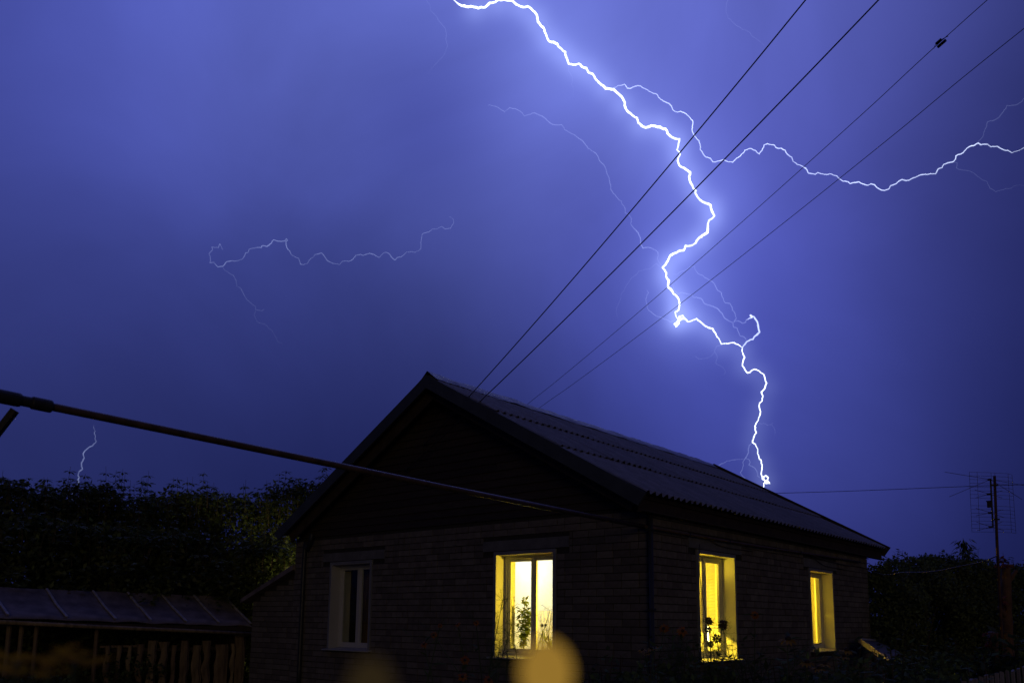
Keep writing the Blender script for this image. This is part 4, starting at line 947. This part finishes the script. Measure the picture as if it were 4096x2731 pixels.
m4 = [(380, 205), (385, 255), (400, 290), (380, 365), (425, 428), (450, 420), (490, 395), (520, 405), (570, 440), (597, 520), (570, 580), (550, 600), (562, 645), (555, 680), (535, 695), (530, 730), (542, 770), (525, 830), (520, 855), (493, 900), (505, 960), (480, 1010), (470, 1048), (495, 1065), (515, 1105), (515, 1150), (530, 1195), (550, 1215), (555, 1290), (550, 1340), (560, 1380), (572, 1385), (565, 1360), (590, 1348), (612, 1365), (605, 1390), (580, 1390), (585, 1415), (625, 1415), (610, 1395), (590, 1408), (570, 1415), (570, 1450), (580, 1490), (585, 1540)]
mainp = bpts(m0, *Z1)+bpts(m1, *Z2)+bpts(m2, *Z3)
bolt = thing('lightning_bolt', at(3058, 2100, BD)*1, 'brilliant white main lightning bolt zigzagging down behind the roof', 'lightning')
build('main_channel', bolt_mesh(mainp, 7.5, 6.8), HOT, bolt)
build('middle_channel', bolt_mesh(bpts(m3, *Z3), 6.8, 4.6), HOT, bolt); build('lower_channel', bolt_mesh(bpts(m4, *Z4), 4.4, 3.8), HOT, bolt)
def br(raw, z, w0, w1, mat, jag=.1): build('branch', bolt_mesh(bpts(raw, *z), w0, w1, BD+R_(-8, 8), jag, seg=4), mat, bolt)
B1 = [(350, 127), (410, 100), (465, 87), (490, 127), (520, 127), (560, 108), (615, 105), (690, 152), (770, 185), (780, 210), (830, 248), (880, 268), (918, 332), (955, 348), (990, 342), (1040, 365), (1080, 405), (1102, 430), (1098, 480), (1105, 545), (1120, 575), (1160, 615), (1172, 650), (1172, 700), (1220, 765), (1265, 780), (1290, 815), (1350, 805), (1380, 795), (1420, 808), (1475, 818), (1505, 788), (1550, 755), (1590, 705), (1650, 690), (1690, 708), (1725, 742), (1750, 710), (1770, 655), (1800, 643), (1860, 655), (1880, 680), (1965, 705), (1985, 740), (2030, 770), (2040, 810), (2080, 840), (2150, 872)]
B1b = [(290, 880), (315, 928), (380, 940), (405, 922), (465, 940), (530, 935), (640, 1003), (690, 1008), (712, 1028), (790, 1010), (830, 1030), (880, 1042), (905, 1028), (940, 1038), (1000, 1085), (1020, 1090), (1080, 1072), (1090, 1048), (1160, 1012), (1200, 988), (1265, 995), (1340, 960), (1375, 943), (1470, 932), (1515, 935), (1540, 890), (1580, 875), (1595, 845), (1680, 822), (1705, 795), (1708, 765), (1790, 718), (1840, 675), (1875, 668), (1920, 643), (1945, 662), (2010, 657), (2040, 680), (2100, 675), (2130, 695), (2200, 713), (2235, 737), (2290, 718), (2352, 685), (2450, 650)]
build('branch', bolt_mesh(bpts(B1, *Z2)+bpts(B1b, *Z5b), 2.6, 3.8, seg=4), MED, bolt)
br([(1905, 640), (1965, 580), (1980, 520), (2000, 480), (2005, 445), (2110, 405), (2155, 350), (2190, 290), (2260, 287), (2330, 255), (2400, 190)], Z5b, 3, 2.6, FNT)
br([(1685, 822), (1720, 830), (1712, 880), (1760, 895), (1830, 908), (1875, 925), (1930, 968), (2000, 1005), (2030, 1070), (2085, 1103), (2180, 1073), (2220, 1072), (2265, 1045), (2330, 1042), (2400, 1060)], Z5b, 2.2, 1.2, FNT)
C = [(95, 72), (165, 90), (215, 125), (250, 92), (290, 100), (355, 153), (430, 130), (500, 165), (545, 205), (625, 215), (645, 250), (740, 308), (790, 350), (815, 385), (870, 420), (925, 500), (952, 570), (970, 620), (978, 680), (1020, 735), (1055, 765), (1078, 810), (1082, 850), (1110, 865), (1128, 895), (1122, 930), (1160, 975), (1190, 1025), (1195, 1075), (1210, 1105), (1245, 1098), (1300, 1118), (1320, 1140), (1320, 1195), (1345, 1230)]
br(C, Z6, 2.4, 3.2, DIM)
br([(1490, 1280), (1540, 1215), (1600, 1195), (1615, 1165), (1668, 1120), (1650, 1030), (1610, 960), (1570, 942), (1590, 965), (1530, 990)], Z3, 6, 5, MED)
br([(1530, 990), (1525, 1015), (1490, 1028), (1440, 1000), (1400, 1012), (1425, 980), (1410, 920), (1385, 890), (1360, 820), (1310, 815), (1290, 770), (1270, 710), (1225, 675), (1175, 592), (1100, 552), (1030, 510), (995, 470), (990, 430), (940, 435), (860, 480), (800, 518), (755, 515)], Z3, 4, 2.4, DIM)
br([(1535, 1210), (1500, 1165), (1465, 1158), (1435, 1080), (1395, 1065), (1390, 1020), (1330, 990), (1290, 950), (1215, 865), (1150, 840), (1090, 820), (1050, 765), (975, 755), (965, 735), (910, 720), (860, 705), (815, 720), (775, 685), (765, 640), (745, 610)], Z3, 3.6, 3, DIM)
br([(795, 990), (735, 1015), (655, 975), (560, 930), (510, 890), (490, 825), (480, 770), (490, 735), (505, 710), (492, 675)], Z3, 3, 2.4, DIM)
br([(1270, 1245), (1215, 1265), (1195, 1320), (1225, 1370), (1210, 1440), (1285, 1490), (1310, 1535), (1295, 1568)], Z3, 2.4, 1.6, FNT)
br([(1195, 1325), (1160, 1370), (1090, 1395), (1030, 1400), (985, 1365)], Z3, 2, 1, FNT)
br([(465, 1055), (440, 1075), (435, 1140), (405, 1195), (385, 1220), (380, 1290), (360, 1320), (405, 1370), (395, 1395)], Z4, 2.8, 2.2, DIM)
br([(400, 1195), (340, 1200), (240, 1215), (190, 1240), (150, 1268)], Z4, 2.4, 1.6, DIM); br([(405, 1192), (435, 1200), (450, 1225), (437, 1250), (480, 1270), (515, 1325), (520, 1355), (555, 1370)], Z4, 2.6, 2.2, DIM)
br([(525, 875), (550, 885), (570, 878), (600, 895), (640, 890), (660, 870)], Z4, 2.2, 1.6, FNT); br([(640, 893), (668, 930), (670, 990)], Z4, 1.6, 1, FNT)
br([(1060, 165), (1110, 195), (1140, 195), (1150, 240), (1190, 275)], Z1, 1.6, 1, FNT); br([(1340, 610), (1345, 670), (1378, 720), (1370, 790), (1390, 820), (1398, 915)], Z1, 1.6, .8, FNT)
br([(650, 445), (590, 405), (520, 460), (405, 480), (350, 540), (300, 600), (225, 710), (205, 800), (170, 895), (185, 970)], Z3, 1.4, 1.2, FNT)
D1 = [(205, 335), (180, 280), (165, 315), (105, 310), (112, 335), (80, 372), (95, 430), (88, 450), (122, 445), (160, 488), (205, 482), (240, 440), (345, 430), (378, 418), (410, 360), (430, 358), (440, 330), (490, 320), (548, 315), (555, 298), (600, 305), (640, 275), (660, 245), (700, 258), (760, 255), (775, 235), (785, 250), (770, 262), (778, 315), (820, 378), (885, 410), (900, 462), (930, 467), (962, 457), (985, 420), (1015, 400), (1030, 378), (1085, 362), (1110, 385), (1140, 430), (1190, 455), (1250, 468), (1275, 437), (1330, 438), (1370, 420), (1395, 385), (1440, 375), (1460, 385), (1520, 365), (1605, 403), (1645, 362), (1670, 357), (1700, 375), (1745, 427), (1770, 402), (1800, 398), (1850, 355), (1900, 350), (1925, 358), (1955, 345), (1980, 322), (1980, 260), (1990, 195), (2050, 175), (2080, 150), (2120, 150), (2170, 125), (2195, 150), (2245, 143), (2270, 100), (2270, 60), (2235, 35)]
b2 = thing('lightning_bolt', at(1100, 1200, 1500), 'faint thin lightning streak wandering level across the dark sky', 'lightning')
build('main_channel', bolt_mesh(bpts(D1, *Z7), 3.2, 2.0, 1500, .08, 30, 4), DIM, b2)
build('branch', bolt_mesh(bpts([(205, 485), (225, 520), (295, 560), (325, 610), (330, 660), (365, 680), (380, 710), (455, 810), (495, 840), (500, 870), (550, 882), (580, 865)], *Z7), 2, 1.6, 1500, .08, 30, 4), FNT, b2)
build('branch', bolt_mesh(bpts([(500, 870), (485, 920), (510, 975), (580, 1000), (640, 1050), (670, 1100), (700, 1160), (745, 1178)], *Z7), 1.2, .7, 1500, .08, 30, 4), FNT, b2)
b3 = tag(build('lightning_bolt', bolt_mesh(bpts([(1070, 570), (1068, 600), (1085, 635), (1075, 665), (1088, 700), (1085, 735), (1098, 755), (1055, 805), (1000, 835), (950, 890), (960, 945), (930, 1000), (930, 1040), (940, 1070), (905, 1095), (890, 1140), (903, 1165), (890, 1190), (897, 1215), (885, 1270), (870, 1310), (830, 1350), (820, 1400), (815, 1700)], *Z8), 2.4, 6, 2000, .08, 30, 4), DIM), 'small distant lightning bolt dropping into the maple row', 'lightning')
b4 = tag(build('lightning_bolt', bolt_mesh([(x*1.7415, y*1.7415) for x, y in ((1672, -10), (1668, 15), (1672, 42), (1690, 58), (1705, 68), (1722, 75), (1740, 92), (1758, 108))], 2.2, 1.2, 1200, .1, 20, 4), FNT), 'very faint lightning thread high above beside the thick cables', 'lightning')
b5 = tag(build('lightning_bolt', bolt_mesh(bpts([(-20, -30), (45, 45), (50, 100), (120, 180), (165, 240), (195, 290), (200, 330), (195, 360), (210, 420), (195, 480), (120, 580), (75, 630), (30, 700)], *Z1), 1.8, 1.2, 1200, .1, 20, 4), FNT), 'very faint lightning thread beside the top of the main bolt', 'lightning')
